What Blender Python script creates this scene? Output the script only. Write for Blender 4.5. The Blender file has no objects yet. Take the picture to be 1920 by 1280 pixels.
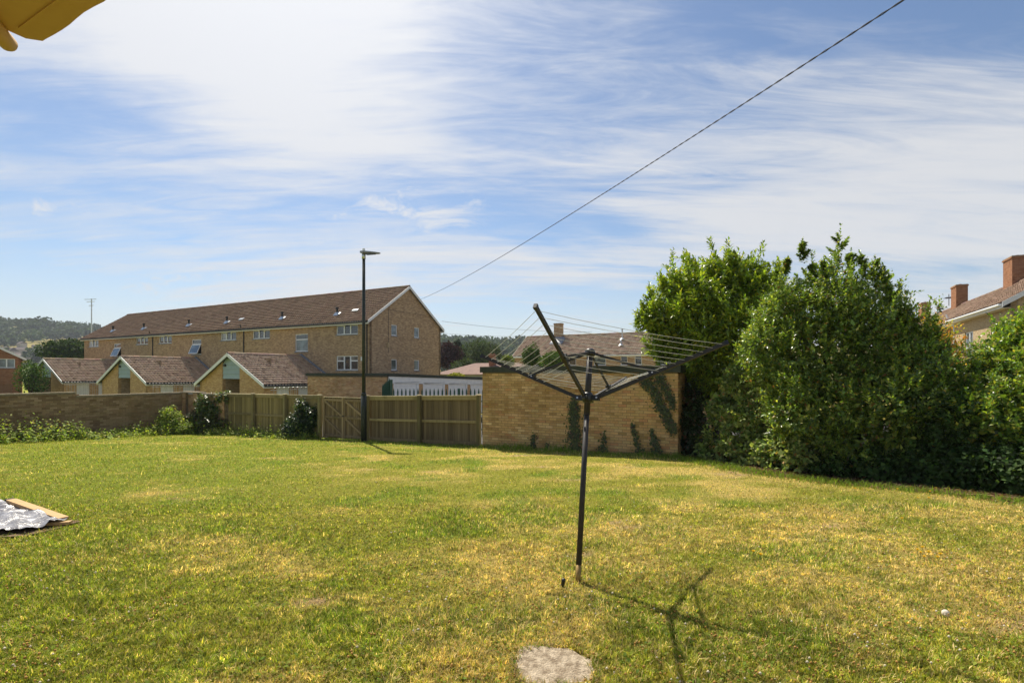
import bpy, math, random
import numpy as np
from mathutils import Vector, Matrix

R = math.radians
rng = np.random.default_rng(7)
random.seed(7)
scene = bpy.context.scene
COL = scene.collection

# ------------------------------------------------------------------ camera
CAM_Z = 1.64
cd = bpy.data.cameras.new('camera')
cam = bpy.data.objects.new('camera', cd)
COL.objects.link(cam)
cam.location = (0, 0, CAM_Z)
cam.rotation_euler = (R(90), 0, 0)
cd.sensor_width = 36
cd.lens = 18
cd.shift_y = 59 / 1920
cd.clip_start = 0.05
cd.clip_end = 6000
scene.camera = cam

# ------------------------------------------------------------------ light
SUN_EL, SUN_AZ = R(54), R(-25)      # azimuth clockwise from +Y
SUN = Vector((math.sin(SUN_AZ) * math.cos(SUN_EL), math.cos(SUN_AZ) * math.cos(SUN_EL), math.sin(SUN_EL)))
sd = bpy.data.lights.new('sun', 'SUN')
sd.energy = 4.6
sd.angle = R(0.6)
sd.color = (1.0, 0.93, 0.80)
so = bpy.data.objects.new('sun', sd)
COL.objects.link(so)
so.rotation_euler = (-SUN).to_track_quat('-Z', 'Y').to_euler()
so.location = SUN * 60

scene.view_settings.view_transform = 'Standard'
scene.view_settings.look = 'None'
scene.view_settings.gamma = 1
scene.view_settings.use_curve_mapping = False
scene.view_settings.exposure = 0.60


class NT:
    """small node-tree helper"""
    def __init__(s, tree):
        s.t = tree
        s.n = tree.nodes
        s.l = tree.links

    def new(s, kind, **kw):
        n = s.n.new(kind)
        for k, v in kw.items():
            setattr(n, k, v)
        return n

    def put(s, sock, val):
        if isinstance(val, bpy.types.NodeSocket):
            s.l.new(val, sock)
        else:
            if isinstance(val, (tuple, list)) and len(val) == 3 and sock.type == 'RGBA':
                val = (*val, 1)
            sock.default_value = val

    def math(s, op, a, b=0.0, clamp=False):
        n = s.new('ShaderNodeMath', operation=op, use_clamp=clamp)
        s.put(n.inputs[0], a)
        s.put(n.inputs[1], b)
        return n.outputs[0]

    def vmath(s, op, a, b=(0, 0, 0)):
        n = s.new('ShaderNodeVectorMath', operation=op)
        s.put(n.inputs[0], a)
        s.put(n.inputs[1], b)
        return n

    def mix(s, f, a, b, blend='MIX'):
        n = s.new('ShaderNodeMix', data_type='RGBA', blend_type=blend)
        s.put(n.inputs[0], f)
        s.put(n.inputs[6], a)
        s.put(n.inputs[7], b)
        return n.outputs[2]

    def noise(s, vec, scale, detail=4, rough=0.55, dist=0.0):
        n = s.new('ShaderNodeTexNoise')
        if vec is not None:
            s.put(n.inputs['Vector'], vec)
        s.put(n.inputs['Scale'], scale)
        s.put(n.inputs['Detail'], detail)
        s.put(n.inputs['Roughness'], rough)
        s.put(n.inputs['Distortion'], dist)
        return n.outputs['Fac']

    def ramp(s, f, lo, hi, interp='SMOOTHSTEP'):
        n = s.new('ShaderNodeMapRange', interpolation_type=interp)
        s.put(n.inputs[0], f)
        n.inputs[1].default_value = lo
        n.inputs[2].default_value = hi
        return n.outputs[0]

    def mapping(s, vec, rot=(0, 0, 0), scale=(1, 1, 1), loc=(0, 0, 0)):
        n = s.new('ShaderNodeMapping')
        s.put(n.inputs['Vector'], vec)
        n.inputs['Location'].default_value = loc
        n.inputs['Rotation'].default_value = rot
        n.inputs['Scale'].default_value = scale
        return n.outputs[0]


world = bpy.data.worlds.new('World')
scene.world = world
world.use_nodes = True
W = NT(world.node_tree)
W.n.clear()
sky = W.new('ShaderNodeTexSky', sky_type='NISHITA')
sky.sun_disc = False
sky.sun_elevation = SUN_EL
sky.sun_rotation = SUN_AZ
sky.air_density = 1.0
sky.dust_density = 0.6
sky.ozone_density = 1.6
tc = W.new('ShaderNodeTexCoord')
sep = W.new('ShaderNodeSeparateXYZ')
W.put(sep.inputs[0], tc.outputs['Generated'])
zc = W.math('ADD', W.math('MAXIMUM', sep.outputs[2], 0.0), 0.13)
comb = W.new('ShaderNodeCombineXYZ')
W.put(comb.inputs[0], W.math('DIVIDE', sep.outputs[0], zc))
W.put(comb.inputs[1], W.math('DIVIDE', sep.outputs[1], zc))
P = comb.outputs[0]
# high thin cloud: broad sheets + combed streaks + a fine fibrous layer
sheet = W.noise(W.mapping(P, (0, 0, R(12)), (0.55, 0.8, 1), (3.1, 1.15, 0)), 0.85, 6, 0.55, 0.5)
streak = W.noise(W.mapping(P, (0, 0, R(-58)), (0.32, 1.5, 1), (0.4, 2.2, 0)), 1.5, 9, 0.62, 0.9)
fibre = W.noise(W.mapping(P, (0, 0, R(-42)), (0.5, 2.6, 1), (5, 0, 0)), 3.2, 8, 0.66, 1.3)
dens = W.math('ADD', W.math('MULTIPLY', sheet, 0.95), W.math('ADD', W.math('MULTIPLY', streak, 0.72), W.math('MULTIPLY', fibre, 0.40)))
DIR = W.vmath('NORMALIZE', tc.outputs['Generated']).outputs[0]


def toward(d, k):
    d = Vector(d).normalized()
    return W.math('POWER', W.math('MAXIMUM', W.vmath('DOT_PRODUCT', DIR, tuple(d)).outputs['Value'], 0.0), k)


# where the cloud sheets stand over the place: a big bank below the sun, a band low to the right, clearer blue between
for d, k, w in (((-0.48, 1, 0.66), 20, 0.24), ((0.78, 1, 0.26), 14, 0.20), ((0.05, 1, 0.20), 60, 0.16), ((-0.02, 1, 0.36), 70, -0.16), ((0.45, 1, 0.62), 30, -0.10), ((-0.85, 1, 0.36), 40, -0.12), ((0.9, 0.8, 0.8), 20, -0.06)):
    dens = W.math('ADD', dens, W.math('MULTIPLY', toward(d, k), w))
cover = W.ramp(dens, 0.90, 1.30)
# small detached puffs low over the roofs
puff = W.noise(W.mapping(P, (0, 0, R(5)), (0.55, 1.1, 1), (8.3, 2, 0)), 2.1, 7, 0.6, 0.35)
puff2 = W.noise(W.mapping(P, (0, 0, 0.1), (1, 1.7, 1), (2.2, 0.6, 0)), 5.5, 7, 0.6, 0.3)
px_ = W.math('DIVIDE', sep.outputs[0], W.math('MAXIMUM', sep.outputs[1], 0.02))
pz_ = W.math('DIVIDE', sep.outputs[2], W.math('MAXIMUM', sep.outputs[1], 0.02))
cb2 = W.new('ShaderNodeCombineXYZ')
W.put(cb2.inputs[0], px_)
W.put(cb2.inputs[1], pz_)
wisp = W.noise(W.mapping(cb2.outputs[0], (0, 0, R(14)), (9, 22, 1)), 1.0, 8, 0.68, 0.6)
spotm = None
for a_, b_, w_, h_ in ((-0.195, 0.315, 0.19, 0.075), (-0.64, 0.174, 0.22, 0.042), (-0.90, 0.315, 0.11, 0.045), (-0.335, 0.308, 0.05, 0.026)):
    ex_ = W.math('POWER', W.math('MULTIPLY', W.math('SUBTRACT', px_, a_), 1 / w_), 2.0)
    ez_ = W.math('POWER', W.math('MULTIPLY', W.math('SUBTRACT', pz_, b_), 1 / h_), 2.0)
    mk = W.math('SUBTRACT', 1.0, W.math('ADD', ex_, ez_))
    mk = W.math('MULTIPLY', W.ramp(W.math('ADD', W.math('MULTIPLY', W.math('MAXIMUM', mk, 0.0), 0.34), W.math('MULTIPLY', W.math('SUBTRACT', wisp, 0.5), 1.9)), 0.10, 0.62), W.ramp(mk, 0.0, 0.7))
    spotm = mk if spotm is None else W.math('MAXIMUM', spotm, mk)
puffm = W.math('MAXIMUM', W.math('MULTIPLY', W.ramp(puff, 0.66, 0.74), 0.5), W.math('MULTIPLY', spotm, 0.88))
cover = W.math('MAXIMUM', W.math('MULTIPLY', cover, 0.9), puffm)
low = W.math('SUBTRACT', 1.0, W.ramp(sep.outputs[2], 0.02, 0.22))
cover = W.math('MAXIMUM', cover, W.math('MULTIPLY', low, 0.5))
# forward-scattered light in the cloud round the sun
dsun = W.vmath('DOT_PRODUCT', W.vmath('NORMALIZE', tc.outputs['Generated']).outputs[0], tuple(SUN)).outputs['Value']
glow = W.math('POWER', W.math('MAXIMUM', dsun, 0.0), 7.0)
bright = W.math('ADD', 4.9, W.math('MULTIPLY', glow, 2.0))
bc = W.new('ShaderNodeCombineXYZ')
W.put(bc.inputs[0], W.math('MULTIPLY', bright, 0.985))
W.put(bc.inputs[1], W.math('MULTIPLY', bright, 0.992))
W.put(bc.inputs[2], W.math('MULTIPLY', bright, 1.012))
skyc = W.mix(cover, W.mix(1.0, sky.outputs[0], (0.64, 0.69, 0.735), 'MULTIPLY'), bc.outputs[0])
bg = W.new('ShaderNodeBackground')
W.put(bg.inputs[0], skyc)
bg.inputs[1].default_value = 0.105
wo = W.new('ShaderNodeOutputWorld')
W.l.new(bg.outputs[0], wo.inputs[0])


# ------------------------------------------------------------------ materials
def new_mat(name):
    m = bpy.data.materials.new(name)
    m.use_nodes = True
    t = NT(m.node_tree)
    t.n.clear()
    out = t.new('ShaderNodeOutputMaterial')
    b = t.new('ShaderNodeBsdfPrincipled')
    t.l.new(b.outputs[0], out.inputs[0])
    return m, t, b, out


def pm(name, c1, c2=None, scale=6, rough=0.7, bump=0.0, spec=0.3, metal=0.0, stretch=(1, 1, 1), detail=6, bscale=None):
    m, t, b, out = new_mat(name)
    c2 = c2 or c1
    co = t.new('ShaderNodeTexCoord')
    v = t.mapping(co.outputs['Object'], scale=stretch)
    f = t.ramp(t.noise(v, scale, detail), 0.3, 0.7)
    t.put(b.inputs['Base Color'], t.mix(f, c1, c2))
    b.inputs['Roughness'].default_value = rough
    b.inputs['Specular IOR Level'].default_value = spec
    b.inputs['Metallic'].default_value = metal
    if bump:
        bn = t.new('ShaderNodeBump')
        bn.inputs['Strength'].default_value = bump
        bn.inputs['Distance'].default_value = 0.02
        t.put(bn.inputs['Height'], t.noise(v, bscale or scale * 4, 5))
        t.l.new(bn.outputs[0], b.inputs['Normal'])
    return m


def am(name, rough=0.6, spec=0.3, trans=0.0, tcol=(1, 1, 1), noise=0.25, nscale=30, bump=0.0):
    """colour comes from the per-piece attribute 'col'"""
    m, t, b, out = new_mat(name)
    a = t.new('ShaderNodeAttribute', attribute_name='col')
    co = t.new('ShaderNodeTexCoord')
    nz = t.noise(co.outputs['Object'], nscale, 4)
    k = t.math('ADD', 1 - noise, t.math('MULTIPLY', nz, 2 * noise))
    kc = t.new('ShaderNodeCombineXYZ')
    for i in range(3):
        t.put(kc.inputs[i], k)
    c = t.mix(1.0, a.outputs['Color'], kc.outputs[0], 'MULTIPLY') if noise else a.outputs['Color']
    t.put(b.inputs['Base Color'], c)
    b.inputs['Roughness'].default_value = rough
    b.inputs['Specular IOR Level'].default_value = spec
    if bump:
        bn = t.new('ShaderNodeBump')
        bn.inputs['Strength'].default_value = bump
        bn.inputs['Distance'].default_value = 0.01
        t.put(bn.inputs['Height'], t.noise(co.outputs['Object'], nscale * 3, 5))
        t.l.new(bn.outputs[0], b.inputs['Normal'])
    if trans:
        tr = t.new('ShaderNodeBsdfTranslucent')
        t.put(tr.inputs[0], t.mix(1.0, c, tcol, 'MULTIPLY'))
        mx = t.new('ShaderNodeMixShader')
        mx.inputs[0].default_value = trans
        t.l.new(b.outputs[0], mx.inputs[1])
        t.l.new(tr.outputs[0], mx.inputs[2])
        t.l.new(mx.outputs[0], out.inputs[0])
    return m


def stained_brick():
    m, t, b, out = new_mat('fired brick')
    a = t.new('ShaderNodeAttribute', attribute_name='col')
    ge = t.new('ShaderNodeNewGeometry')
    p = ge.outputs['Position']
    grain = t.noise(p, 45, 4, 0.6)
    blot = t.ramp(t.noise(p, 1.1, 6, 0.68), 0.40, 0.66)
    run = t.ramp(t.noise(t.mapping(p, scale=(2.2, 2.2, 0.55)), 1.6, 5, 0.6), 0.48, 0.72)
    k = t.math('ADD', 0.62, t.math('MULTIPLY', grain, 0.76))
    kc = t.new('ShaderNodeCombineXYZ')
    for i in range(3):
        t.put(kc.inputs[i], k)
    c = t.mix(1.0, a.outputs['Color'], kc.outputs[0], 'MULTIPLY')
    c = t.mix(t.math('MULTIPLY', blot, 0.60), c, t.mix(1.0, c, (0.58, 0.54, 0.46), 'MULTIPLY'))
    c = t.mix(t.math('MULTIPLY', run, 0.40), c, t.mix(1.0, c, (0.78, 0.72, 0.50), 'MULTIPLY'))
    t.put(b.inputs['Base Color'], c)
    b.inputs['Roughness'].default_value = 0.9
    b.inputs['Specular IOR Level'].default_value = 0.1
    bn = t.new('ShaderNodeBump')
    bn.inputs['Strength'].default_value = 0.6
    bn.inputs['Distance'].default_value = 0.008
    t.put(bn.inputs['Height'], t.noise(p, 70, 5))
    t.l.new(bn.outputs[0], b.inputs['Normal'])
    return m


def brick_mat(name, c1, c2, mortar, patch=(0.75, 0.62, 0.5)):
    m, t, b, out = new_mat(name)
    uv = t.new('ShaderNodeUVMap')
    br = t.new('ShaderNodeTexBrick')
    t.l.new(uv.outputs[0], br.inputs['Vector'])
    t.put(br.inputs['Color1'], c1)
    t.put(br.inputs['Color2'], c2)
    t.put(br.inputs['Mortar'], mortar)
    br.inputs['Scale'].default_value = 1
    br.inputs['Brick Width'].default_value = 0.225
    br.inputs['Row Height'].default_value = 0.075
    br.inputs['Mortar Size'].default_value = 0.006
    br.inputs['Bias'].default_value = -0.1
    n = t.ramp(t.noise(uv.outputs[0], 3.0, 6, 0.7), 0.42, 0.68)
    n2 = t.ramp(t.noise(t.mapping(uv.outputs[0], scale=(4.4, 13.3, 1)), 1.0, 1), 0.55, 0.7)
    c = t.mix(t.math('MULTIPLY', n, 0.55), br.outputs['Color'], t.mix(1, br.outputs['Color'], patch, 'MULTIPLY'))
    c = t.mix(t.math('MULTIPLY', n2, 0.6), c, t.mix(1, c, (0.62, 0.5, 0.42), 'MULTIPLY'))
    t.put(b.inputs['Base Color'], c)
    b.inputs['Roughness'].default_value = 0.85
    b.inputs['Specular IOR Level'].default_value = 0.15
    bn = t.new('ShaderNodeBump')
    bn.inputs['Strength'].default_value = 0.6
    bn.inputs['Distance'].default_value = 0.012
    t.put(bn.inputs['Height'], t.math('SUBTRACT', t.math('MULTIPLY', t.noise(uv.outputs[0], 40, 3), 0.4), br.outputs['Fac']))
    t.l.new(bn.outputs[0], b.inputs['Normal'])
    return m


def glass_mat(name, col, rough=0.04):
    m, t, b, out = new_mat(name)
    co = t.new('ShaderNodeTexCoord')
    f = t.ramp(t.noise(co.outputs['Object'], 1.3, 2), 0.35, 0.65)
    t.put(b.inputs['Base Color'], t.mix(f, col, tuple(c * 0.35 for c in col)))
    b.inputs['Roughness'].default_value = rough
    b.inputs['Specular IOR Level'].default_value = 0.9
    b.inputs['Coat Weight'].default_value = 0.4
    b.inputs['Coat Roughness'].default_value = 0.02
    return m


M = {}
M['asphalt'] = pm('asphalt', (0.055, 0.053, 0.05), (0.085, 0.08, 0.075), 8, 0.9, 0.4)
M['brick_piece'] = stained_brick()
M['mortar'] = pm('mortar', (0.27, 0.205, 0.125), (0.17, 0.13, 0.08), 9, 0.95, 0.4)
M['flat_brick'] = brick_mat('buff brick', (0.54, 0.38, 0.225), (0.31, 0.205, 0.125), (0.45, 0.355, 0.24), (0.62, 0.56, 0.52))
M['annex_brick'] = brick_mat('pale buff brick', (0.62, 0.40, 0.20), (0.45, 0.26, 0.12), (0.50, 0.39, 0.25))
M['red_brick'] = brick_mat('red brown brick', (0.36, 0.17, 0.09), (0.25, 0.11, 0.06), (0.30, 0.22, 0.15))
M['cream_brick'] = brick_mat('cream brick', (0.50, 0.38, 0.22), (0.42, 0.30, 0.17), (0.45, 0.37, 0.26), (0.85, 0.8, 0.75))
M['tile'] = am('concrete roof tile', 0.85, 0.2, noise=0.22, nscale=1.1)
M['white'] = pm('white painted board', (0.78, 0.78, 0.77), (0.70, 0.70, 0.70), 3, 0.5, 0, 0.4)
M['upvc'] = pm('white window plastic', (0.80, 0.81, 0.82), (0.76, 0.77, 0.78), 3, 0.35, 0, 0.5)
M['glass'] = glass_mat('window glass', (0.045, 0.055, 0.06))
M['glass_pale'] = glass_mat('frosted window glass', (0.16, 0.22, 0.25), 0.18)
M['glass_curtain'] = glass_mat('curtained window glass', (0.30, 0.29, 0.27), 0.08)
M['interior'] = pm('dark room', (0.03, 0.028, 0.025), None, 3, 0.9)
M['gutter'] = pm('black gutter plastic', (0.018, 0.017, 0.016), (0.03, 0.028, 0.026), 8, 0.45, 0, 0.4)
M['white_gutter'] = pm('white gutter plastic', (0.78, 0.79, 0.80), None, 8, 0.35)
M['soffit'] = pm('soffit board', (0.62, 0.56, 0.45), (0.52, 0.47, 0.38), 2, 0.7)
M['lead'] = pm('lead flashing', (0.16, 0.18, 0.21), (0.26, 0.27, 0.30), 9, 0.5, 0.2)
M['cladding'] = pm('blue grey cladding', (0.34, 0.42, 0.45), (0.30, 0.38, 0.42), 3, 0.6)
M['fascia'] = pm('dark green fascia felt', (0.035, 0.042, 0.03), (0.055, 0.06, 0.045), 5, 0.8, 0.2)
M['felt'] = pm('roof felt', (0.07, 0.07, 0.065), (0.11, 0.11, 0.10), 3, 0.9, 0.3)
M['palisade'] = pm('green powder coated steel', (0.012, 0.055, 0.035), (0.016, 0.075, 0.045), 6, 0.4, 0, 0.5)
M['wood'] = am('weathered timber', 0.85, 0.15, noise=0.0)
M['galv'] = pm('galvanised steel', (0.48, 0.50, 0.52), (0.62, 0.63, 0.64), 10, 0.4, 0, 0.5, 0.7)
M['lamp_paint'] = pm('black green lamp paint', (0.018, 0.022, 0.018), (0.035, 0.042, 0.032), 14, 0.45, 0.1)
M['lamp_head'] = pm('grey lamp casting', (0.22, 0.215, 0.20), (0.30, 0.29, 0.27), 14, 0.45)
M['black_metal'] = pm('dark grey aluminium', (0.026, 0.023, 0.021), (0.042, 0.037, 0.033), 18, 0.55, 0.05, 0.35)
M['black_plastic'] = pm('black plastic', (0.010, 0.010, 0.011), (0.018, 0.018, 0.019), 20, 0.4, 0, 0.5)
M['screw'] = pm('bright screw', (0.6, 0.6, 0.6), None, 20, 0.3, 0, 0.5, 0.9)
M['line'] = pm('plastic covered washing line', (0.66, 0.65, 0.60), (0.5, 0.49, 0.45), 20, 0.5)
M['brass'] = pm('rusty brass socket', (0.36, 0.24, 0.07), (0.22, 0.14, 0.05), 25, 0.55, 0.2, 0.4, 0.4)
M['cable'] = pm('black cable', (0.015, 0.015, 0.017), None, 5, 0.6)
M['thin_cable'] = pm('grey cable', (0.10, 0.10, 0.11), None, 5, 0.6)
M['slab'] = pm('weathered aggregate', (0.56, 0.46, 0.33), (0.25, 0.19, 0.125), 26, 0.95, 1.0, 0.1, detail=12, bscale=90)
M['concrete'] = pm('worn concrete', (0.44, 0.37, 0.27), (0.27, 0.215, 0.15), 14, 0.95, 0.9, 0.1, detail=10, bscale=60)
M['tan_paint'] = pm('tan masonry paint', (0.62, 0.40, 0.17), (0.55, 0.35, 0.145), 4, 0.8, 0.25)
M['bark'] = pm('bark', (0.10, 0.075, 0.05), (0.05, 0.04, 0.03), 12, 0.9, 0.8)
M['leaf'] = am('glossy leaf', 0.33, 0.5, 0.40, (1.35, 1.35, 0.45), 0.0)
M['leaf_soft'] = am('soft leaf', 0.62, 0.14, 0.42, (1.45, 1.5, 0.55), 0.0)
M['leaf_far'] = am('distant foliage', 0.8, 0.1, 0.2, (1.2, 1.25, 0.6), 0.0)
M['grass'] = am('grass blade', 0.6, 0.22, 0.42, (1.15, 1.15, 0.6), 0.0)
M['flower_white'] = am('clover head', 0.8, 0.1, 0.2, (1, 1, 1), 0.2, 300)
M['flower_yellow'] = pm('yellow petals', (0.75, 0.50, 0.01), (0.65, 0.36, 0.01), 60, 0.7)
M['stem'] = pm('green stem', (0.12, 0.18, 0.04), None, 60, 0.7)
M['plank'] = pm('sawn pine plank', (0.62, 0.40, 0.19), (0.50, 0.30, 0.13), 5, 0.8, 0.3, stretch=(1, 12, 12))
M['polythene'] = pm('grey polythene sheet', (0.30, 0.29, 0.30), (0.10, 0.085, 0.08), 7, 0.28, 0.6, 0.6)
M['soil'] = pm('dry soil', (0.14, 0.085, 0.05), (0.22, 0.14, 0.085), 12, 0.95, 0.9)
M['puffball'] = pm('pale mushroom skin', (0.74, 0.66, 0.54), (0.60, 0.50, 0.38), 30, 0.75, 0.2)
M['chimney_pot'] = pm('terracotta', (0.42, 0.16, 0.09), (0.32, 0.11, 0.06), 12, 0.8)
M['far_wall'] = pm('far rendered wall', (0.52, 0.46, 0.40), (0.42, 0.37, 0.33), 0.3, 0.9)
M['far_roof'] = pm('far tiled roof', (0.13, 0.105, 0.095), (0.18, 0.14, 0.125), 0.3, 0.9)
M['pale_blue'] = pm('pale blue render', (0.42, 0.50, 0.56), None, 2, 0.8)

# ------------------------------------------------------------------ helpers
GA = math.atan2(-0.471, 0.882)             # the estate's street grid
AX = Vector((math.cos(GA), math.sin(GA), 0))     # along the fronts, to the right
AN = Vector((-math.sin(GA), math.cos(GA), 0))    # away from the lawn


def gz(x, y):
    """height of the ground"""
    x = np.asarray(x, float)
    y = np.asarray(y, float)
    near = 0.22 - 0.055 * np.clip(y, -8, 24)
    far = -2.0 + 0 * y
    k = np.clip((y - 24) / 16, 0, 1)
    k = k * k * (3 - 2 * k)
    return near * (1 - k) + far * k


def G(x, y):
    return float(gz(x, y))


def at(u, v, Y):
    """point of the place that lies Y metres out along a sight line of the survey photograph"""
    return Vector(((u - 960) / 960 * Y, Y, CAM_Z - (v - 699) / 960 * Y))


class MB:
    def __init__(s):
        s.v = []
        s.f = []
        s.c = []
        s.cur = None

    def face(s, pts):
        i = len(s.v)
        s.v.extend([tuple(p) for p in pts])
        s.f.append(tuple(range(i, i + len(pts))))
        s.c.append(s.cur)

    def hexa(s, p):
        """p: 4 bottom points counter-clockwise then the 4 above"""
        i = len(s.v)
        s.v.extend([tuple(q) for q in p])
        for a in ((3, 2, 1, 0), (4, 5, 6, 7), (0, 1, 5, 4), (1, 2, 6, 5), (2, 3, 7, 6), (3, 0, 4, 7)):
            s.f.append(tuple(i + k for k in a))
            s.c.append(s.cur)

    def box(s, x0, x1, y0, y1, z0, z1):
        s.hexa([(x0, y0, z0), (x1, y0, z0), (x1, y1, z0), (x0, y1, z0), (x0, y0, z1), (x1, y0, z1), (x1, y1, z1), (x0, y1, z1)])

    def fbox(s, fn, a0, a1, c0, c1, z0, z1):
        s.hexa([fn(a, c, z) for z in (z0, z1) for a, c in ((a0, c0), (a1, c0), (a1, c1), (a0, c1))])

    def beam(s, p0, p1, w, h, up=(0, 0, 1)):
        p0, p1 = Vector(p0), Vector(p1)
        d = (p1 - p0).normalized()
        u = Vector(up)
        sd = d.cross(u).normalized()
        u = sd.cross(d).normalized()
        q = []
        for p in (p0, p1):
            q += [p - sd * w / 2 - u * h / 2, p + sd * w / 2 - u * h / 2, p + sd * w / 2 + u * h / 2, p - sd * w / 2 + u * h / 2]
        s.hexa(q)

    def tube(s, pts, rad, n=8, cap=True):
        pts = [Vector(p) for p in pts]
        if not isinstance(rad, (list, tuple)):
            rad = [rad] * len(pts)
        base = len(s.v)
        ref = None
        for k, p in enumerate(pts):
            d = (pts[min(k + 1, len(pts) - 1)] - pts[max(k - 1, 0)]).normalized()
            if ref is None:
                ref = d.orthogonal().normalized()
            ref = (ref - d * ref.dot(d)).normalized()
            b = d.cross(ref)
            for j in range(n):
                a = 2 * math.pi * j / n
                s.v.append(tuple(p + (ref * math.cos(a) + b * math.sin(a)) * rad[k]))
        for k in range(len(pts) - 1):
            for j in range(n):
                s.f.append((base + k * n + j, base + k * n + (j + 1) % n, base + (k + 1) * n + (j + 1) % n, base + (k + 1) * n + j))
                s.c.append(s.cur)
        if cap:
            s.f.append(tuple(base + j for j in reversed(range(n))))
            s.f.append(tuple(base + (len(pts) - 1) * n + j for j in range(n)))
            s.c += [s.cur, s.cur]

    def mesh(s, name, mat, smooth=False):
        me = bpy.data.meshes.new(name)
        me.from_pydata(s.v, [], s.f)
        nl = len(me.loops)
        lv = np.empty(nl, np.int32)
        me.loops.foreach_get('vertex_index', lv)
        co = np.array(s.v, np.float32)
        nrm = np.empty(len(me.polygons) * 3, np.float32)
        me.polygons.foreach_get('normal', nrm)
        nrm = np.abs(nrm.reshape(-1, 3))
        tot = np.array([len(f) for f in s.f])
        ln = np.repeat(nrm, tot, axis=0)
        lc = co[lv]
        uv = np.empty((nl, 2), np.float32)
        top = (ln[:, 2] > ln[:, 0]) & (ln[:, 2] > ln[:, 1])
        yy = (~top) & (ln[:, 1] >= ln[:, 0])
        xx = (~top) & (~yy)
        uv[top] = lc[top][:, [0, 1]]
        uv[yy] = lc[yy][:, [0, 2]]
        uv[xx] = lc[xx][:, [1, 2]]
        l = me.uv_layers.new(name='UVMap')
        l.data.foreach_set('uv', uv.ravel())
        if any(c is not None for c in s.c):
            ca = me.color_attributes.new('col', 'FLOAT_COLOR', 'CORNER')
            cc = np.array([(*(c or (0.5, 0.5, 0.5)), 1) for c in s.c], np.float32)
            ca.data.foreach_set('color', np.repeat(cc, tot, axis=0).ravel())
        if smooth:
            me.polygons.foreach_set('use_smooth', np.ones(len(me.polygons), bool))
        me.materials.append(M[mat] if isinstance(mat, str) else mat)
        me.update()
        return me

    def build(s, name, mat, parent=None, smooth=False):
        return link(name, s.mesh(name, mat, smooth), parent)


def link(name, me, parent=None, loc=None, rot=None, scl=None):
    o = bpy.data.objects.new(name, me)
    COL.objects.link(o)
    o.parent = parent
    if loc is not None:
        o.location = loc
    if rot is not None:
        o.rotation_euler = rot
    if scl is not None:
        o.scale = scl
    return o


def tag(o, label=None, cat=None, group=None, kind=None):
    if label:
        o['label'] = label
    if cat:
        o['category'] = cat
    if group:
        o['group'] = group
    if kind:
        o['kind'] = kind
    return o


def thing(name, label, cat, loc=(0, 0, 0), rz=0.0, group=None):
    o = bpy.data.objects.new(name, None)
    o.empty_display_size = 0.3
    COL.objects.link(o)
    o.location = loc
    o.rotation_euler = (0, 0, rz)
    return tag(o, label, cat, group)


def fast_mesh(name, co, tris, mat, fcol=None, vper=None):
    """numpy triangles; fcol = one colour for each vertex"""
    me = bpy.data.meshes.new(name)
    nv, nt = len(co), len(tris)
    me.vertices.add(nv)
    me.vertices.foreach_set('co', np.ascontiguousarray(co, np.float32).ravel())
    me.loops.add(nt * 3)
    me.loops.foreach_set('vertex_index', np.ascontiguousarray(tris, np.int32).ravel())
    me.polygons.add(nt)
    me.polygons.foreach_set('loop_start', np.arange(0, nt * 3, 3, dtype=np.int32))
    if fcol is not None:
        ca = me.color_attributes.new('col', 'FLOAT_COLOR', 'POINT')
        c4 = np.ones((nv, 4), np.float32)
        c4[:, :3] = fcol
        ca.data.foreach_set('color', c4.ravel())
    me.update(calc_edges=True)
    me.materials.append(M[mat])
    return me


def unit(a):
    return a / np.maximum(np.linalg.norm(a, axis=-1, keepdims=True), 1e-9)


def leaf_mesh(name, pos, ax, nr, ln, wr, col, mat):
    """folded leaves: base, two sides, midrib, tip"""
    ax = unit(ax)
    sd = unit(np.cross(ax, nr))
    nr = np.cross(sd, ax)
    L = ln[:, None]
    Wd = L * (wr[:, None] if isinstance(wr, np.ndarray) else wr) * 0.5
    n = len(pos)
    co = np.empty((n, 5, 3), np.float32)
    co[:, 0] = pos
    mid = pos + ax * L * 0.48
    co[:, 1] = mid + sd * Wd + nr * L * 0.07
    co[:, 2] = mid - sd * Wd + nr * L * 0.07
    co[:, 3] = mid
    co[:, 4] = pos + ax * L - nr * L * 0.12
    b = np.arange(n)[:, None] * 5
    t = np.concatenate([b + np.array([[0, 3, 1]]), b + np.array([[0, 2, 3]]), b + np.array([[1, 3, 4]]), b + np.array([[3, 2, 4]])], 1).reshape(-1, 3)
    return fast_mesh(name, co.reshape(-1, 3), t, mat, np.repeat(col, 5, axis=0))


def pick(pal, n, jit=0.18):
    """random leaf colours out of a palette [(rgb, weight)...]"""
    c = np.array([p[0] for p in pal])
    w = np.array([p[1] for p in pal], float)
    k = rng.choice(len(pal), n, p=w / w.sum())
    return np.clip(c[k] * (1 + rng.normal(0, jit, (n, 1))) * (1 + rng.normal(0, jit * 0.3, (n, 3))), 0.004, 0.9)


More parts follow.
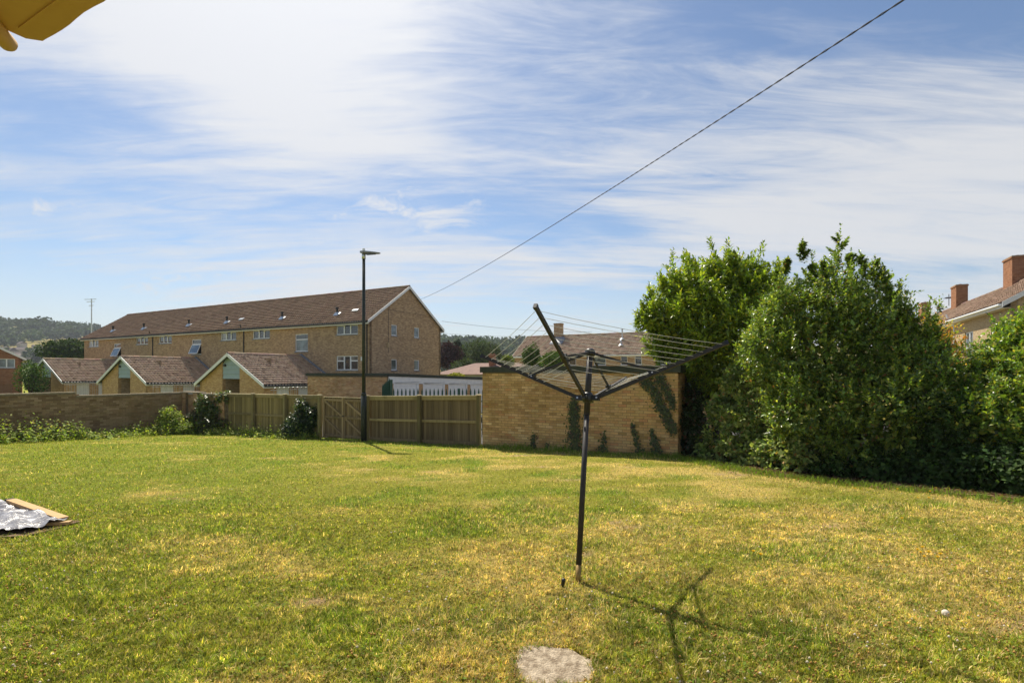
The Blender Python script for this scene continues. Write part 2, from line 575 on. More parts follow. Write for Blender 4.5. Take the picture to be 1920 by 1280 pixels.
def shoots(base, dr, ln, per, leaf, pal, splay=(70, 25), droop=0.0, jit=0.2):
    """leaves set spirally along shoots; returns arrays"""
    n = len(base)
    dr = unit(dr)
    k = np.tile(np.arange(per), n)
    i = np.repeat(np.arange(n), per)
    t = (k + rng.random(n * per)) / per
    d = dr[i]
    ref = unit(np.cross(d, unit(rng.normal(size=(n, 3)))[i]))
    b = np.cross(d, ref)
    a = k * 2.399 + np.repeat(rng.random(n) * 6.28, per) + rng.normal(0, 0.3, n * per)
    rad = ref * np.cos(a)[:, None] + b * np.sin(a)[:, None]
    s = np.radians(splay[0] + (splay[1] - splay[0]) * t + rng.normal(0, 10, n * per))
    ax = d * np.cos(s)[:, None] + rad * np.sin(s)[:, None]
    ax[:, 2] -= droop * rng.random(n * per)
    ax = unit(ax)
    pos = base[i] + d * (ln[i] * t)[:, None]
    up = np.array([0, 0, 1.0]) + d * 0.8 + rng.normal(0, 0.35, (n * per, 3))
    L = leaf * (0.65 + 0.6 * rng.random(n * per)) * (1.1 - 0.35 * t)
    shade = (1 + rng.normal(0, jit, n))[i][:, None]
    col = np.clip(pick(pal, n * per) * shade, 0.004, 0.9)
    return pos, ax, up, L, col


def lobes_points(lobes, per_m2, inner=0.62, outer=1.05, zmin=None, squash=1.0):
    """points in the outer layers of a cluster of ellipsoids, with outward directions"""
    P_, D_ = [], []
    cs = [np.array(c) for c, r in lobes]
    rs = [np.array(r if hasattr(r, '__len__') else (r, r, r * squash), float) for c, r in lobes]
    for c, r in zip(cs, rs):
        n = int(per_m2 * 12.57 * (r.prod() ** (2 / 3)))
        d = unit(rng.normal(size=(n, 3)))
        rr = inner + (outer - inner) * np.sqrt(rng.random(n))
        bump = 1 + 0.10 * np.sin(d[:, 0] * 7 + c[0] * 3) * np.sin(d[:, 2] * 6 + c[1]) + 0.07 * np.sin(d[:, 1] * 11 + c[2] * 5)
        p = c + d * r * (rr * bump)[:, None]
        keep = np.ones(n, bool)
        for c2, r2 in zip(cs, rs):
            if c2 is c:
                continue
            keep &= (((p - c2) / r2) ** 2).sum(1) > 0.42
        if zmin is not None:
            keep &= p[:, 2] > zmin + gz(p[:, 0], p[:, 1])
        P_.append(p[keep])
        D_.append(d[keep])
    return np.concatenate(P_), np.concatenate(D_)


def cat_leaves(name, parts, wr, mat, parent):
    pos, ax, up, L, col = [np.concatenate(k) for k in zip(*parts)]
    return link(name, leaf_mesh(name, pos, ax, up, L, wr, col, mat), parent)


def vnoise(x, y, s, seed):
    """value noise, 0..1"""
    r = np.random.default_rng(seed).random((256, 256))
    x = x / s + 1000
    y = y / s + 1000
    xi, yi = np.floor(x).astype(int), np.floor(y).astype(int)
    fx, fy = x - xi, y - yi
    fx, fy = fx * fx * (3 - 2 * fx), fy * fy * (3 - 2 * fy)
    g = lambda a, b: r[a % 256, b % 256]
    return (g(xi, yi) * (1 - fx) + g(xi + 1, yi) * fx) * (1 - fy) + (g(xi, yi + 1) * (1 - fx) + g(xi + 1, yi + 1) * fx) * fy


def fbm(x, y, s, seed, o=4):
    t, a, n = 0, 1.0, 0
    for k in range(o):
        t = t + a * vnoise(x, y, s / 2 ** k, seed + k)
        n += a
        a *= 0.55
    return t / n


def sstep(x, a, b):
    k = np.clip((x - a) / (b - a), 0, 1)
    return k * k * (3 - 2 * k)


# ------------------------------------------------------------------ ground
def hedge_line(y):
    """x of the hedge foot"""
    return np.interp(y, [5, 7.4, 8.9, 10.4, 13.2, 15], [8.9, 7.2, 5.75, 5.0, 4.3, 4.0])


def lawn_fields(x, y):
    dry = fbm(x, y * 1.0, 1.15, 11)
    dry2 = fbm(x + 0.6 * y, (y - 0.2 * x) * 2.3, 0.9, 31)
    d = sstep(0.62 * dry + 0.38 * dry2 + 0.02 * np.clip(x, -4, 5), 0.44, 0.66)
    bare = sstep(fbm(x * 0.8, y * 1.6, 0.55, 51), 0.70, 0.80) * sstep(d, 0.25, 0.8)
    lush = sstep(fbm(x, y, 0.8, 71), 0.56, 0.72)
    lush = np.maximum(lush, sstep(-x - 0.28 * y, 0.4, 2.6) * 0.6 * (fbm(x, y, 0.7, 75) > 0.36))
    # greener strip along the fences and the garage wall
    wall = np.abs((x + 0.905) * 0.471 + (y - 15.8) * 0.882)
    lush = np.maximum(lush, sstep(1.3 - wall, 0, 0.8))
    return d, bare, lush


def lawn_col(x, y):
    d, bare, lush = lawn_fields(x, y)
    c = np.array([0.295, 0.285, 0.044])[None] * (1 - d[:, None]) + np.array([0.55, 0.42, 0.125])[None] * d[:, None]
    c = c * (1 - 0.75 * lush[:, None]) + np.array([0.165, 0.255, 0.028])[None] * 0.75 * lush[:, None]
    c = c * (1 - bare[:, None]) + np.array([0.46, 0.31, 0.18])[None] * bare[:, None]
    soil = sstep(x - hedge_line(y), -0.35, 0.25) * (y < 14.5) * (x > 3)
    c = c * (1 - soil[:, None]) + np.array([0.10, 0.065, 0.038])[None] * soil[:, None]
    return c


def grid(x, y):
    X, Y = np.meshgrid(x, y)
    nx, ny = len(x), len(y)
    i = np.arange(nx * ny).reshape(ny, nx)
    q = np.stack([i[:-1, :-1], i[:-1, 1:], i[1:, 1:], i[1:, :-1]], -1).reshape(-1, 4)
    return X.ravel(), Y.ravel(), np.concatenate([q[:, [0, 1, 2]], q[:, [0, 2, 3]]])


gx = np.unique(np.concatenate([np.arange(-820, -320, 14.0), np.arange(-100, 80, 15.0), -np.geomspace(26, 1500, 24), np.arange(-26, 18, 0.18), np.geomspace(18, 1500, 24)]))
gy = np.unique(np.concatenate([np.arange(235, 720, 12.0), -np.geomspace(3, 200, 12), np.arange(-3, 26, 0.18), np.geomspace(26, 1500, 34)]))
X, Y, T = grid(gx, gy)
Z = gz(X, Y) + (fbm(X, Y, 0.8, 91) - 0.5) * 0.05 * (np.abs(Y) < 26) * (np.abs(X) < 30)


def ridge_h(x):
    return np.interp(x, [-1600, -900, -760, -640, -560, -520, -430, -250, 0, 200, 600, 1500], [58, 66, 64, 61, 58, 46, 42, 40, 34, 34, 34, 40])


hill = (ridge_h(X) + 2) * sstep(Y, 230, 640)
Z = Z + hill + (Y > 230) * 4 * (fbm(X, Y, 120, 5) - 0.5) * sstep(Y, 230, 400)
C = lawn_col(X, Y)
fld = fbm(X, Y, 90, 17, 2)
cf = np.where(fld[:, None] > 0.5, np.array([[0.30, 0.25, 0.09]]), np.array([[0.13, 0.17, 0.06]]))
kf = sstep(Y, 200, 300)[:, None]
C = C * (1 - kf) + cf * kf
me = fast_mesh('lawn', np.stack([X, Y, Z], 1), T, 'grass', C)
mt, t, b, out = new_mat('lawn ground')
a = t.new('ShaderNodeAttribute', attribute_name='col')
co = t.new('ShaderNodeTexCoord')
n1 = t.noise(co.outputs['Object'], 34, 8, 0.75)
n2 = t.noise(co.outputs['Object'], 6, 6, 0.7)
k = t.math('ADD', 0.30, t.math('ADD', t.math('MULTIPLY', t.ramp(n1, 0.3, 0.7), 0.75), t.math('MULTIPLY', n2, 0.5)))
kc = t.new('ShaderNodeCombineXYZ')
for i in range(3):
    t.put(kc.inputs[i], k)
cc = t.mix(1.0, a.outputs['Color'], kc.outputs[0], 'MULTIPLY')
cc = t.mix(t.math('MULTIPLY', t.ramp(t.noise(co.outputs['Object'], 19, 5, 0.7), 0.58, 0.72), 0.5), cc, (0.42, 0.33, 0.15))
t.put(b.inputs['Base Color'], cc)
b.inputs['Roughness'].default_value = 0.95
b.inputs['Specular IOR Level'].default_value = 0.05
bn = t.new('ShaderNodeBump')
bn.inputs['Strength'].default_value = 1.0
bn.inputs['Distance'].default_value = 0.05
t.put(bn.inputs['Height'], n1)
t.l.new(bn.outputs[0], b.inputs['Normal'])
me.materials[0] = mt
lawn = tag(link('lawn', me), 'sloping lawn of mown grass with dry yellow patches', 'lawn', kind='structure')

xs, ys = np.linspace(-16.5, 16, 30), np.linspace(0, 24, 24)
X, Y, T = grid(xs, ys)
wx = -0.985 + X * 0.882 + (Y + 0.35) * 0.471
wy = 16.10 - X * 0.471 + (Y + 0.35) * 0.882
fc = fast_mesh('forecourt', np.stack([wx, wy, gz(wx, wy) + 0.04], 1), T, 'asphalt')
tag(link('forecourt', fc), 'grey asphalt forecourt behind the timber fence', 'forecourt', kind='structure')

# the lawn's height as built, for things that stand on it
def lz(x, y):
    return gz(x, y) + (fbm(np.asarray(x, float), np.asarray(y, float), 0.8, 91) - 0.5) * 0.05


def LZ(x, y):
    return float(lz(np.array([x]), np.array([y]))[0])


# ------------------------------------------------------------------ buildings
def wall(mb, fn, a0, a1, z0, z1, ops, th=0.25):
    """a wall with real openings; fn(a, depth, z) -> point, depth 0 = outer face"""
    As = sorted({a0, a1, *[o[0] for o in ops], *[o[1] for o in ops]})
    Zs = sorted({z0, z1, *[o[2] for o in ops], *[o[3] for o in ops]})
    for a, a2 in zip(As, As[1:]):
        for z, z2 in zip(Zs, Zs[1:]):
            am_, zm = (a + a2) / 2, (z + z2) / 2
            if any(o[0] < am_ < o[1] and o[2] < zm < o[3] for o in ops):
                continue
            mb.face([fn(a, 0, z), fn(a2, 0, z), fn(a2, 0, z2), fn(a, 0, z2)])
            mb.face([fn(a2, th, z), fn(a, th, z), fn(a, th, z2), fn(a2, th, z2)])
    for o in ops:
        p, q, r, s = o[:4]
        mb.face([fn(p, 0, r), fn(q, 0, r), fn(q, th, r), fn(p, th, r)])
        mb.face([fn(p, th, s), fn(q, th, s), fn(q, 0, s), fn(p, 0, s)])
        mb.face([fn(p, th, r), fn(p, th, s), fn(p, 0, s), fn(p, 0, r)])
        mb.face([fn(q, 0, r), fn(q, 0, s), fn(q, th, s), fn(q, th, r)])
    for a in (a0, a1):
        mb.face([fn(a, 0, z0), fn(a, th, z0), fn(a, th, z1), fn(a, 0, z1)])


def pane(parent, fn, a0, a1, c, z0, z1, mat='glass'):
    m = MB()
    m.fbox(fn, a0, a1, c, c + 0.012, z0, z1)
    m.build('pane', mat, parent)


def window(parent, fn, a0, a1, z0, z1, layout='pair', open_=0, glass=None):
    """frame (part) > panes, sill (sub-parts), set back in its opening"""
    m = MB()
    w = 0.065
    c0, c1 = 0.05, 0.12
    m.fbox(fn, a0, a1, c0, c1, z0, z0 + w)
    m.fbox(fn, a0, a1, c0, c1, z1 - w, z1)
    m.fbox(fn, a0, a0 + w, c0, c1, z0 + w, z1 - w)
    m.fbox(fn, a1 - w, a1, c0, c1, z0 + w, z1 - w)
    ps = []
    A0, A1, Z0, Z1 = a0 + w, a1 - w, z0 + w, z1 - w
    if layout == 'triple':
        t1, t2 = A0 + (A1 - A0) * 0.345, A0 + (A1 - A0) * 0.655
        zt = Z0 + (Z1 - Z0) * 0.66
        for tt in (t1, t2):
            m.fbox(fn, tt - 0.055, tt + 0.055, c0 - 0.01, c1, Z0, Z1)
        for p, q in ((A0, t1 - 0.055), (t2 + 0.055, A1)):
            m.fbox(fn, p, q, c0 - 0.008, c1, zt - 0.045, zt + 0.045)
            ps += [(p, q, Z0, zt - 0.045), (p, q, zt + 0.045, Z1)]
        ps.append((t1 + 0.055, t2 - 0.055, Z0, Z1))
    elif layout == 'stair':
        zt = Z0 + (Z1 - Z0) * 0.70
        m.fbox(fn, A0, A1, c0 - 0.008, c1, zt - 0.04, zt + 0.04)
        ps += [(A0, A1, zt + 0.04, Z1)]
        if not open_:
            ps += [(A0, A1, Z0, zt - 0.04)]
    elif layout == 'pair':
        tm = (A0 + A1) / 2
        m.fbox(fn, tm - 0.05, tm + 0.05, c0 - 0.008, c1, Z0, Z1)
        ps += [(A0, tm - 0.05, Z0, Z1), (tm + 0.05, A1, Z0, Z1)]
    else:
        ps.append((A0, A1, Z0, Z1))
    fr = m.build('window', 'upvc', parent)
    for k, p in enumerate(ps):
        g = glass[k % len(glass)] if glass else 'glass'
        pane(fr, fn, p[0], p[1], 0.085, p[2], p[3], g)
    if layout == 'stair' and open_:      # sash swung out at the bottom
        zt = Z0 + (Z1 - Z0) * 0.70 - 0.04
        out = lambda a, c, z: fn(a, c - (zt - z) * 0.42 - 0.03, z)
        m = MB()
        m.fbox(out, A0, A1, 0, 0.05, Z0, Z0 + 0.06)
        m.fbox(out, A0, A1, 0, 0.05, zt - 0.06, zt)
        m.fbox(out, A0, A0 + 0.06, 0, 0.05, Z0 + 0.06, zt - 0.06)
        m.fbox(out, A1 - 0.06, A1, 0, 0.05, Z0 + 0.06, zt - 0.06)
        m.build('open_sash', 'upvc', fr)
        m = MB()
        m.fbox(out, A0 + 0.06, A1 - 0.06, 0.02, 0.032, Z0 + 0.06, zt - 0.06)
        m.build('pane', 'glass_pale', fr)
    m = MB()
    m.fbox(fn, a0 - 0.05, a1 + 0.05, -0.05, 0.05, z0 - 0.07, z0 - 0.004)
    m.build('sill', 'lead', fr)
    m = MB()
    m.face([fn(a0, 0.24, z0), fn(a1, 0.24, z0), fn(a1, 0.24, z1), fn(a0, 0.24, z1)])
    m.build('room', 'interior', fr)
    return fr


TILE = dict(flat=[((0.30, 0.19, 0.125), 4), ((0.27, 0.165, 0.108), 3), ((0.33, 0.215, 0.145), 2), ((0.22, 0.14, 0.095), 0.6)],
            annex=[((0.45, 0.315, 0.215), 4), ((0.40, 0.275, 0.185), 3), ((0.49, 0.35, 0.245), 2), ((0.30, 0.20, 0.135), 0.8)],
            right=[((0.25, 0.165, 0.115), 4), ((0.22, 0.14, 0.098), 3), ((0.29, 0.195, 0.14), 2)])


def roof_tiles(parent, p0, along, up, length, slope, pal, tw=0.30, th=0.33, lift=0.024, prof=0.050):
    """courses of curved interlocking tiles, joined: too small to pick apart from the lawn"""
    p0, along, up = np.array(p0, float), np.array(along, float), np.array(up, float)
    nrm = np.cross(along, up)
    if nrm[2] < 0:
        nrm = -nrm
    nt = max(1, int(round(length / (tw * 0.8))))
    nc = max(1, int(round(slope / th)))
    tw, th = length / nt, slope / nc
    hp = np.array([0.0, 0.9, 1.0, 0.75, 0.0]) * prof
    fx = np.array([0, 0.2, 0.42, 0.62, 0.8])
    j, i = np.meshgrid(np.arange(nc), np.arange(nt), indexing='ij')
    j, i = j.ravel(), i.ravel()
    n = len(i)
    jit = rng.normal(0, 0.006, n)
    x = (i[:, None] + fx[None]) * tw
    s0 = j * th - 0.02 + rng.normal(0, 0.006, n)
    co = np.empty((n, 3, 5, 3))
    for r, (s, hh) in enumerate(((s0, lift - 0.022), (s0, lift), ((j + 1) * th + 0.03, 0.002))):
        h = hp[None] * (0.3 if r == 2 else 1.0) + hh + (jit[:, None] if r < 2 else 0)
        co[:, r] = p0 + along * x[..., None] + up * np.asarray(s)[:, None, None] + nrm * h[..., None]
    b = np.arange(n)[:, None] * 15
    t = []
    j2 = b + 15 * np.where((i[:, None] < nt - 1), 1, 0)
    for r in (0, 1):
        t += [np.concatenate([b + r * 5 + 4, j2 + r * 5, j2 + (r + 1) * 5], 1), np.concatenate([b + r * 5 + 4, j2 + (r + 1) * 5, b + (r + 1) * 5 + 4], 1)]
        for k in range(4):
            a_, c_ = r * 5 + k, (r + 1) * 5 + k
            t += [b + np.array([[a_, a_ + 1, c_ + 1]]), b + np.array([[a_, c_ + 1, c_]])]
    t = np.concatenate(t, 1).reshape(-1, 3)
    col = np.repeat(pick(pal, n, 0.06), 15, axis=0)
    o = link('roof_tiles', fast_mesh('roof_tiles', co.reshape(-1, 3), t, 'tile', col), parent)
    o['kind'] = 'stuff'
    return o


def house(root, L, D, ze, zr, ops, over=0.32, verge=0.18, brick='flat_brick', pal='flat', barge='white', gutter='gutter', open_right=None, ridge_y=None, tw=0.30, th=0.33, rear=False):
    """gabled block: ridge along local x from -L to 0, front wall at y = 0"""
    ry = D / 2 if ridge_y is None else ridge_y
    F = dict(front=lambda a, c, z: (a, c, z), back=lambda a, c, z: (a, D - c, z),
             right=lambda a, c, z: (-c, a, z), left=lambda a, c, z: (-L + c, a, z))
    mb = MB()
    wall(mb, F['front'], -L, 0, 0, ze, ops.get('front', []))
    wall(mb, F['back'], -L, 0, 0, ze, ops.get('back', []))
    for sd in ('right', 'left'):
        fn = F[sd]
        if sd == 'right' and open_right:
            continue
        wall(mb, fn, 0.003, D - 0.003, 0, ze, ops.get(sd, []))
        for c in (0.001, 0.25):
            mb.face([fn(0.003, c, ze), fn(D - 0.003, c, ze), fn(ry, c, zr - 0.06)])
    body = mb.build('wall', brick, root)
    for sd, lst in ops.items():
        for o in lst:
            if len(o) > 4 and o[4]:
                window(root, F[sd], *o[:4], **o[4])
    # roof slopes
    k1 = (zr - ze) / ry
    k2 = (zr - ze) / (D - ry)
    X0, X1 = -L - verge, verge
    rf = MB()
    for yo, kk, sg in ((-over, k1, 1), (D + over, k2, -1)):
        zo = ze - over * kk
        q0, q1 = np.array([X0, yo, zo]), np.array([X0, ry, zr])
        rf.hexa([(X0, yo, zo - 0.09), (X1, yo, zo - 0.09), (X1, ry, zr - 0.09), (X0, ry, zr - 0.09), (X0, yo, zo - 0.02), (X1, yo, zo - 0.02), (X1, ry, zr - 0.02), (X0, ry, zr - 0.02)])
    roof = rf.build('roof', 'felt', root)
    for yo, kk, sg in ((-over, k1, 1), (D + over, k2, -1)):
        zo = ze - over * kk
        v = np.array([0, ry - yo, zr - zo])
        sl = np.linalg.norm(v)
        if sg < 0 and not rear:            # rear slope, out of sight of the lawn: plain tiled sheet
            m = MB()
            m.cur = TILE[pal][0][0]
            m.hexa([(X0, ry + 0.02, zr - 0.015), (X1, ry + 0.02, zr - 0.015), (X1, yo, zo - 0.015), (X0, yo, zo - 0.015), (X0, ry + 0.02, zr + 0.03), (X1, ry + 0.02, zr + 0.03), (X1, yo, zo + 0.03), (X0, yo, zo + 0.03)])
            m.build('rear_tiles', 'tile', roof)
            continue
        roof_tiles(roof, (X0, yo, zo), (1, 0, 0), v / sl, X1 - X0, sl, TILE[pal], tw, th)
    rc = MB()
    n = int((X1 - X0) / 0.45)
    for k in range(n):
        x0 = X0 + (X1 - X0) * k / n
        x1 = X0 + (X1 - X0) * (k + 1) / n
        h = random.uniform(0, 0.015)
        pts = [(ry - 0.13, zr - 0.03), (ry - 0.09, zr + 0.06), (ry, zr + 0.10 + h), (ry + 0.09, zr + 0.06), (ry + 0.13, zr - 0.03)]
        c = TILE[pal][k % 3][0]
        rc.cur = tuple(q * random.uniform(0.7, 0.95) for q in c)
        for p, q in zip(pts, pts[1:]):
            rc.face([(x0, *p), (x1 - 0.012, *p), (x1 - 0.012, *q), (x0, *q)])
    rc.build('ridge_tiles', 'tile', roof)['kind'] = 'stuff'
    for xs, nm in ((X1, 1), (X0, -1)):
        for yo, kk in ((-over, k1), (D + over, k2)):
            zo = ze - over * kk
            m = MB()
            xa, xb = (xs + 0.003, xs + 0.035) if nm > 0 else (xs - 0.035, xs - 0.003)
            yy = [yo, ry]
            m.hexa([(xa, yo, zo - 0.20), (xb, yo, zo - 0.20), (xb, ry, zr - 0.20), (xa, ry, zr - 0.20), (xa, yo, zo + 0.03), (xb, yo, zo + 0.03), (xb, ry, zr + 0.03), (xa, ry, zr + 0.03)])
            m.build('bargeboard', barge, root)
    for yo, kk, s in ((-over, k1, -1), (D + over, k2, 1)):
        zo = ze - over * kk
        m = MB()
        m.box(X0, X1, min(yo, yo - s * 0.03), max(yo, yo - s * 0.03), zo - 0.24, zo - 0.095)
        m.build('fascia_board', 'white', root)
        m = MB()
        m.box(-L, 0, min(yo - s * 0.032, -0.004 if s < 0 else D + 0.004), max(yo - s * 0.032, -0.004 if s < 0 else D + 0.004), zo - 0.238, zo - 0.21)
        m.build('soffit', 'soffit', root)
        m = MB()
        m.tube([(X0 + 0.05, yo + s * 0.06, zo - 0.10), (X1 - 0.05, yo + s * 0.06, zo - 0.10)], 0.06, 8)
        m.build('gutter', gutter, root)
    return F, k1


def downpipe(root, x, y, z0, z1, over, mat='gutter', dirn=-1):
    m = MB()
    m.tube([(x, y + dirn * (over + 0.06), z1 + 0.12), (x, y + dirn * (over + 0.03), z1 - 0.05), (x, y + dirn * 0.06, z1 - 0.35), (x, y + dirn * 0.06, z0)], 0.045, 8)
    m.build('downpipe', mat, root)


# --- the long block of flats
FZ = -2.0
fl = thing('apartment_block', 'long buff brick block of flats with brown tiled roof', 'building', (-10.6, 38, FZ), GA)
wt = []
for t0 in (1.13, 15.7, 30.0):
    wt += [(t0, t0 + 2.25, 1), (t0 + 10.05, t0 + 12.3, 0)]
fo = []
gl = [['glass', 'glass_curtain'], ['glass', 'glass'], ['glass_curtain', 'glass', 'glass']]
for k, (t0, t1, q) in enumerate(wt):
    for z0, z1 in ((6.57, 7.66), (3.86, 4.95), (1.16, 2.25)):
        fo.append((-t1, -t0, z0, z1, dict(layout='triple', glass=gl[k % 3])))
for k, tcn in enumerate((7.3, 21.65, 36.0)):
    fo.append((-tcn - 0.75, -tcn + 0.75, 5.38, 6.80, dict(layout='stair', open_=k > 0, glass=['glass', 'glass_pale'])))
ro = []
for a in (2.42, 5.22):
    for z0 in (6.58, 3.86):
        ro.append((a, a + 0.68, z0, z0 + 0.86, dict(layout='single', glass=['glass_pale'])))
F, kf_ = house(fl, 43.3, 8.9, 7.72, 10.72, dict(front=fo, right=ro), brick='flat_brick', pal='flat')
for x in (-14.6, -29.05):
    downpipe(fl, x, 0, 0, 7.72, 0.32)
downpipe(fl, -0.18, 0, 0, 7.72, 0.32)
# movement joints, cable and meter box on the gable end
m = MB()
m.box(0.004, 0.02, 2.05, 2.075, 5.2, 8.6)
m.box(0.004, 0.02, 2.075, 6.9, 8.55, 8.57)
m.build('wall_cable', 'gutter', fl)
m = MB()
m.box(0.004, 0.10, 1.9, 2.03, 5.6, 6.0)
m.build('meter_box', 'cream_brick', fl)
m = MB()
m.box(0.003, 0.012, 2.2, 8.85, 4.97, 5.0)
m.build('movement_joint', 'mortar', fl)
m = MB()
m.box(-0.72, -0.50, -0.13, -0.003, 4.55, 4.85)
m.build('boiler_flue', 'upvc', fl)
pitch = math.atan(kf_)
for x in (-4.1, -10.6, -18.2, -24.2, -32.3, -38.6):
    y = 0.75
    z = 7.72 + kf_ * y
    m = MB()
    m.tube([(x, y, z + 0.0), (x, y, z + 0.50)], [0.085, 0.08], 10)
    m.tube([(x, y, z + 0.51), (x, y, z + 0.62)], [0.13, 0.11], 10)
    f = m.build('roof_vent', 'gutter', fl)
    m = MB()
    m.hexa([(x - 0.24, y - 0.22, z - 0.22 * kf_ + 0.09), (x + 0.24, y - 0.22, z - 0.22 * kf_ + 0.09), (x + 0.24, y + 0.2, z + 0.2 * kf_ + 0.09), (x - 0.24, y + 0.2, z + 0.2 * kf_ + 0.09),
            (x - 0.12, y - 0.1, z + 0.2), (x + 0.12, y - 0.1, z + 0.2), (x + 0.12, y + 0.12, z + 0.24), (x - 0.12, y + 0.12, z + 0.24)])
    m.build('flashing', 'galv', f)
for x in (-2.5, -16.6):
    y = 1.1
    z = 7.72 + kf_ * y + 0.08
    m = MB()
    m.hexa([(x - 0.3, y - 0.1, z - 0.1 * kf_), (x + 0.3, y - 0.1, z - 0.1 * kf_), (x + 0.3, y + 0.1, z + 0.1 * kf_), (x - 0.3, y + 0.1, z + 0.1 * kf_),
            (x - 0.3, y - 0.1, z - 0.1 * kf_ + 0.06), (x + 0.3, y - 0.1, z - 0.1 * kf_ + 0.06), (x + 0.3, y + 0.1, z + 0.1 * kf_ + 0.06), (x - 0.3, y + 0.1, z + 0.1 * kf_ + 0.06)])
    m.build('tile_vent', 'galv', fl)

# --- porch blocks with bin stores in front of the flats
GB = GA - math.pi / 2                     # local x towards the lawn, y to the right
PN = ['porch block nearest the flats\' white-trimmed gable end', 'middle porch block between its two twins', 'porch block farthest along the flats, beside a round bush']
for k, tcn in enumerate((7.3, 21.65, 36.0)):
    W2 = 3.62                              # half width
    c = Vector((-10.6, 38, 0)) - AX * tcn - AN * 6.0 - AX * W2
    pb = thing('porch_block', 'small gabled brick ' + PN[k], 'outbuilding', (c.x, c.y, -1.75), GB, 'porch blocks along the front of the flats')
    Lp, Dp, zep, zrp = 5.98, W2 * 2, 2.77, 4.76
    # bin-store doors in the right-hand side wall
    bo = [(-5.3, -4.3, 0.1, 2.45, None), (-3.75, -2.75, 0.1, 2.45, None), (-2.0, -1.0, 0.1, 2.45, None)]
    F2, kp = house(pb, Lp, Dp, zep, zrp, dict(back=bo), over=0.30, verge=0.25, brick='annex_brick', pal='annex', open_right=True, rear=True)
    mid0, mid1 = Dp / 2 - 0.95, Dp / 2 + 1.0
    m = MB()
    zk = lambda y: zep + (zrp - zep) * (1 - abs(y - Dp / 2) / (Dp / 2)) - 0.06
    for y0, y1 in ((0.003, mid0), (mid1, Dp - 0.003)):
        p = [(y0, 0), (y1, 0), (y1, zk(y1)), (y0, zk(y0))]
        for x in (0, -0.25):
            m.face([(x, *q) for q in p])
        for y in (y0, y1):
            m.face([(0, y, 0), (-0.25, y, 0), (-0.25, y, zk(y)), (0, y, zk(y))])
    m.build('gable_wall', 'annex_brick', pb)
    m = MB()                               # the back and cheeks of the open passage
    m.face([(-2.2, mid0 - 0.4, 0), (-2.2, mid1 + 0.4, 0), (-2.2, mid1 + 0.4, zrp - 0.3), (-2.2, mid0 - 0.4, zrp - 0.3)])
    for y in (mid0 - 0.02, mid1 + 0.02):
        m.face([(-0.26, y, 0), (-2.2, y, 0), (-2.2, y, zk(y)), (-0.26, y, zk(y))])
    m.build('passage_wall', 'flat_brick', pb)
    zc0 = 2.98
    nb = 5
    for q in range(nb):                     # lapped boards over the opening
        z0 = zc0 + (zrp - 0.12 - zc0) * q / nb
        z1 = zc0 + (zrp - 0.12 - zc0) * (q + 1) / nb - 0.006
        yl = lambda z, s: max(mid0, Dp / 2 - (zrp - 0.07 - z) / (zrp - zep) * Dp / 2) if s < 0 else min(mid1, Dp / 2 + (zrp - 0.07 - z) / (zrp - zep) * Dp / 2)
        m = MB()
        m.hexa([(-0.10, yl(z0, -1), z0), (-0.03, yl(z0, -1), z0), (-0.03, yl(z0, 1), z0), (-0.10, yl(z0, 1), z0),
                (-0.10, yl(z1, -1), z1), (-0.07, yl(z1, -1), z1), (-0.07, yl(z1, 1), z1), (-0.10, yl(z1, 1), z1)])
        m.build('cladding_board', 'cladding', pb)
    m = MB()
    m.tube([(-0.06, mid0 + 0.28, zc0 + 0.95), (0.05, mid0 + 0.28, zc0 + 0.95)], 0.09, 12)
    m.build('bulkhead_lamp', 'gutter', pb)
    m = MB()
    m.tube([(-2.19, mid1 - 0.85, 2.72), (-2.05, mid1 - 0.85, 2.72)], [0.2, 0.14], 14)
    m.build('ceiling_lamp', 'upvc', pb)
    m = MB()
    m.box(-2.19, -2.05, mid1 - 0.75, mid1 - 0.25, 1.05, 1.65)
    m.build('meter_cabinet', 'gutter', pb)
    for o in bo:
        m = MB()
        fn = F2['back']
        m.fbox(fn, o[0], o[1], 0.05, 0.11, o[2], o[3])
        d_ = m.build('door', 'white', pb)
        m = MB()
        m.fbox(fn, o[0] + 0.1, o[0] + 0.14, 0.0, 0.049, 1.15, 1.35)
        m.build('handle', 'galv', d_)
    m = MB()                               # lead flashing where the roof meets the flats
    z0 = zep - 0.3 * kp
    for yo in (-0.3, Dp + 0.3):
        m.beam((-Lp + 0.06, yo, z0 + 0.14), (-Lp + 0.06, Dp / 2, zrp + 0.14), 0.13, 0.10)
    m.build('flashing', 'lead', pb)
    # bow-topped railing by the bin-store doors
    rl = thing('bow_top_railing', 'pale bow-topped railing beside the ' + PN[k], 'railing', (0, 0, 0), GB, 'bow-topped railings beside the porch blocks')
    rp = c + AX * (Dp + 1.35)
    rl.location = (rp.x, rp.y, -1.28)
    m = MB()
    for z in (0.25, 1.78):
        m.box(-5.6, 0.5, -0.012, 0.012, z, z + 0.035)
    m.build('rail', 'galv', rl)
    mb_ = MB()
    pts = [(0, 0, 0.1), (0, 0, 1.86)] + [(0.11 * (1 - math.cos(a)) , 0, 1.86 + 0.10 * math.sin(a)) for a in np.linspace(0.3, math.pi - 0.3, 5)] + [(0.22, 0, 1.86), (0.22, 0, 0.1)]
    mb_.tube(pts, 0.011, 5)
    bow = mb_.mesh('bow', 'galv')
    for q in range(17):
        link('bow', bow, rl, (-5.55 + q * 0.35, 0, 0))

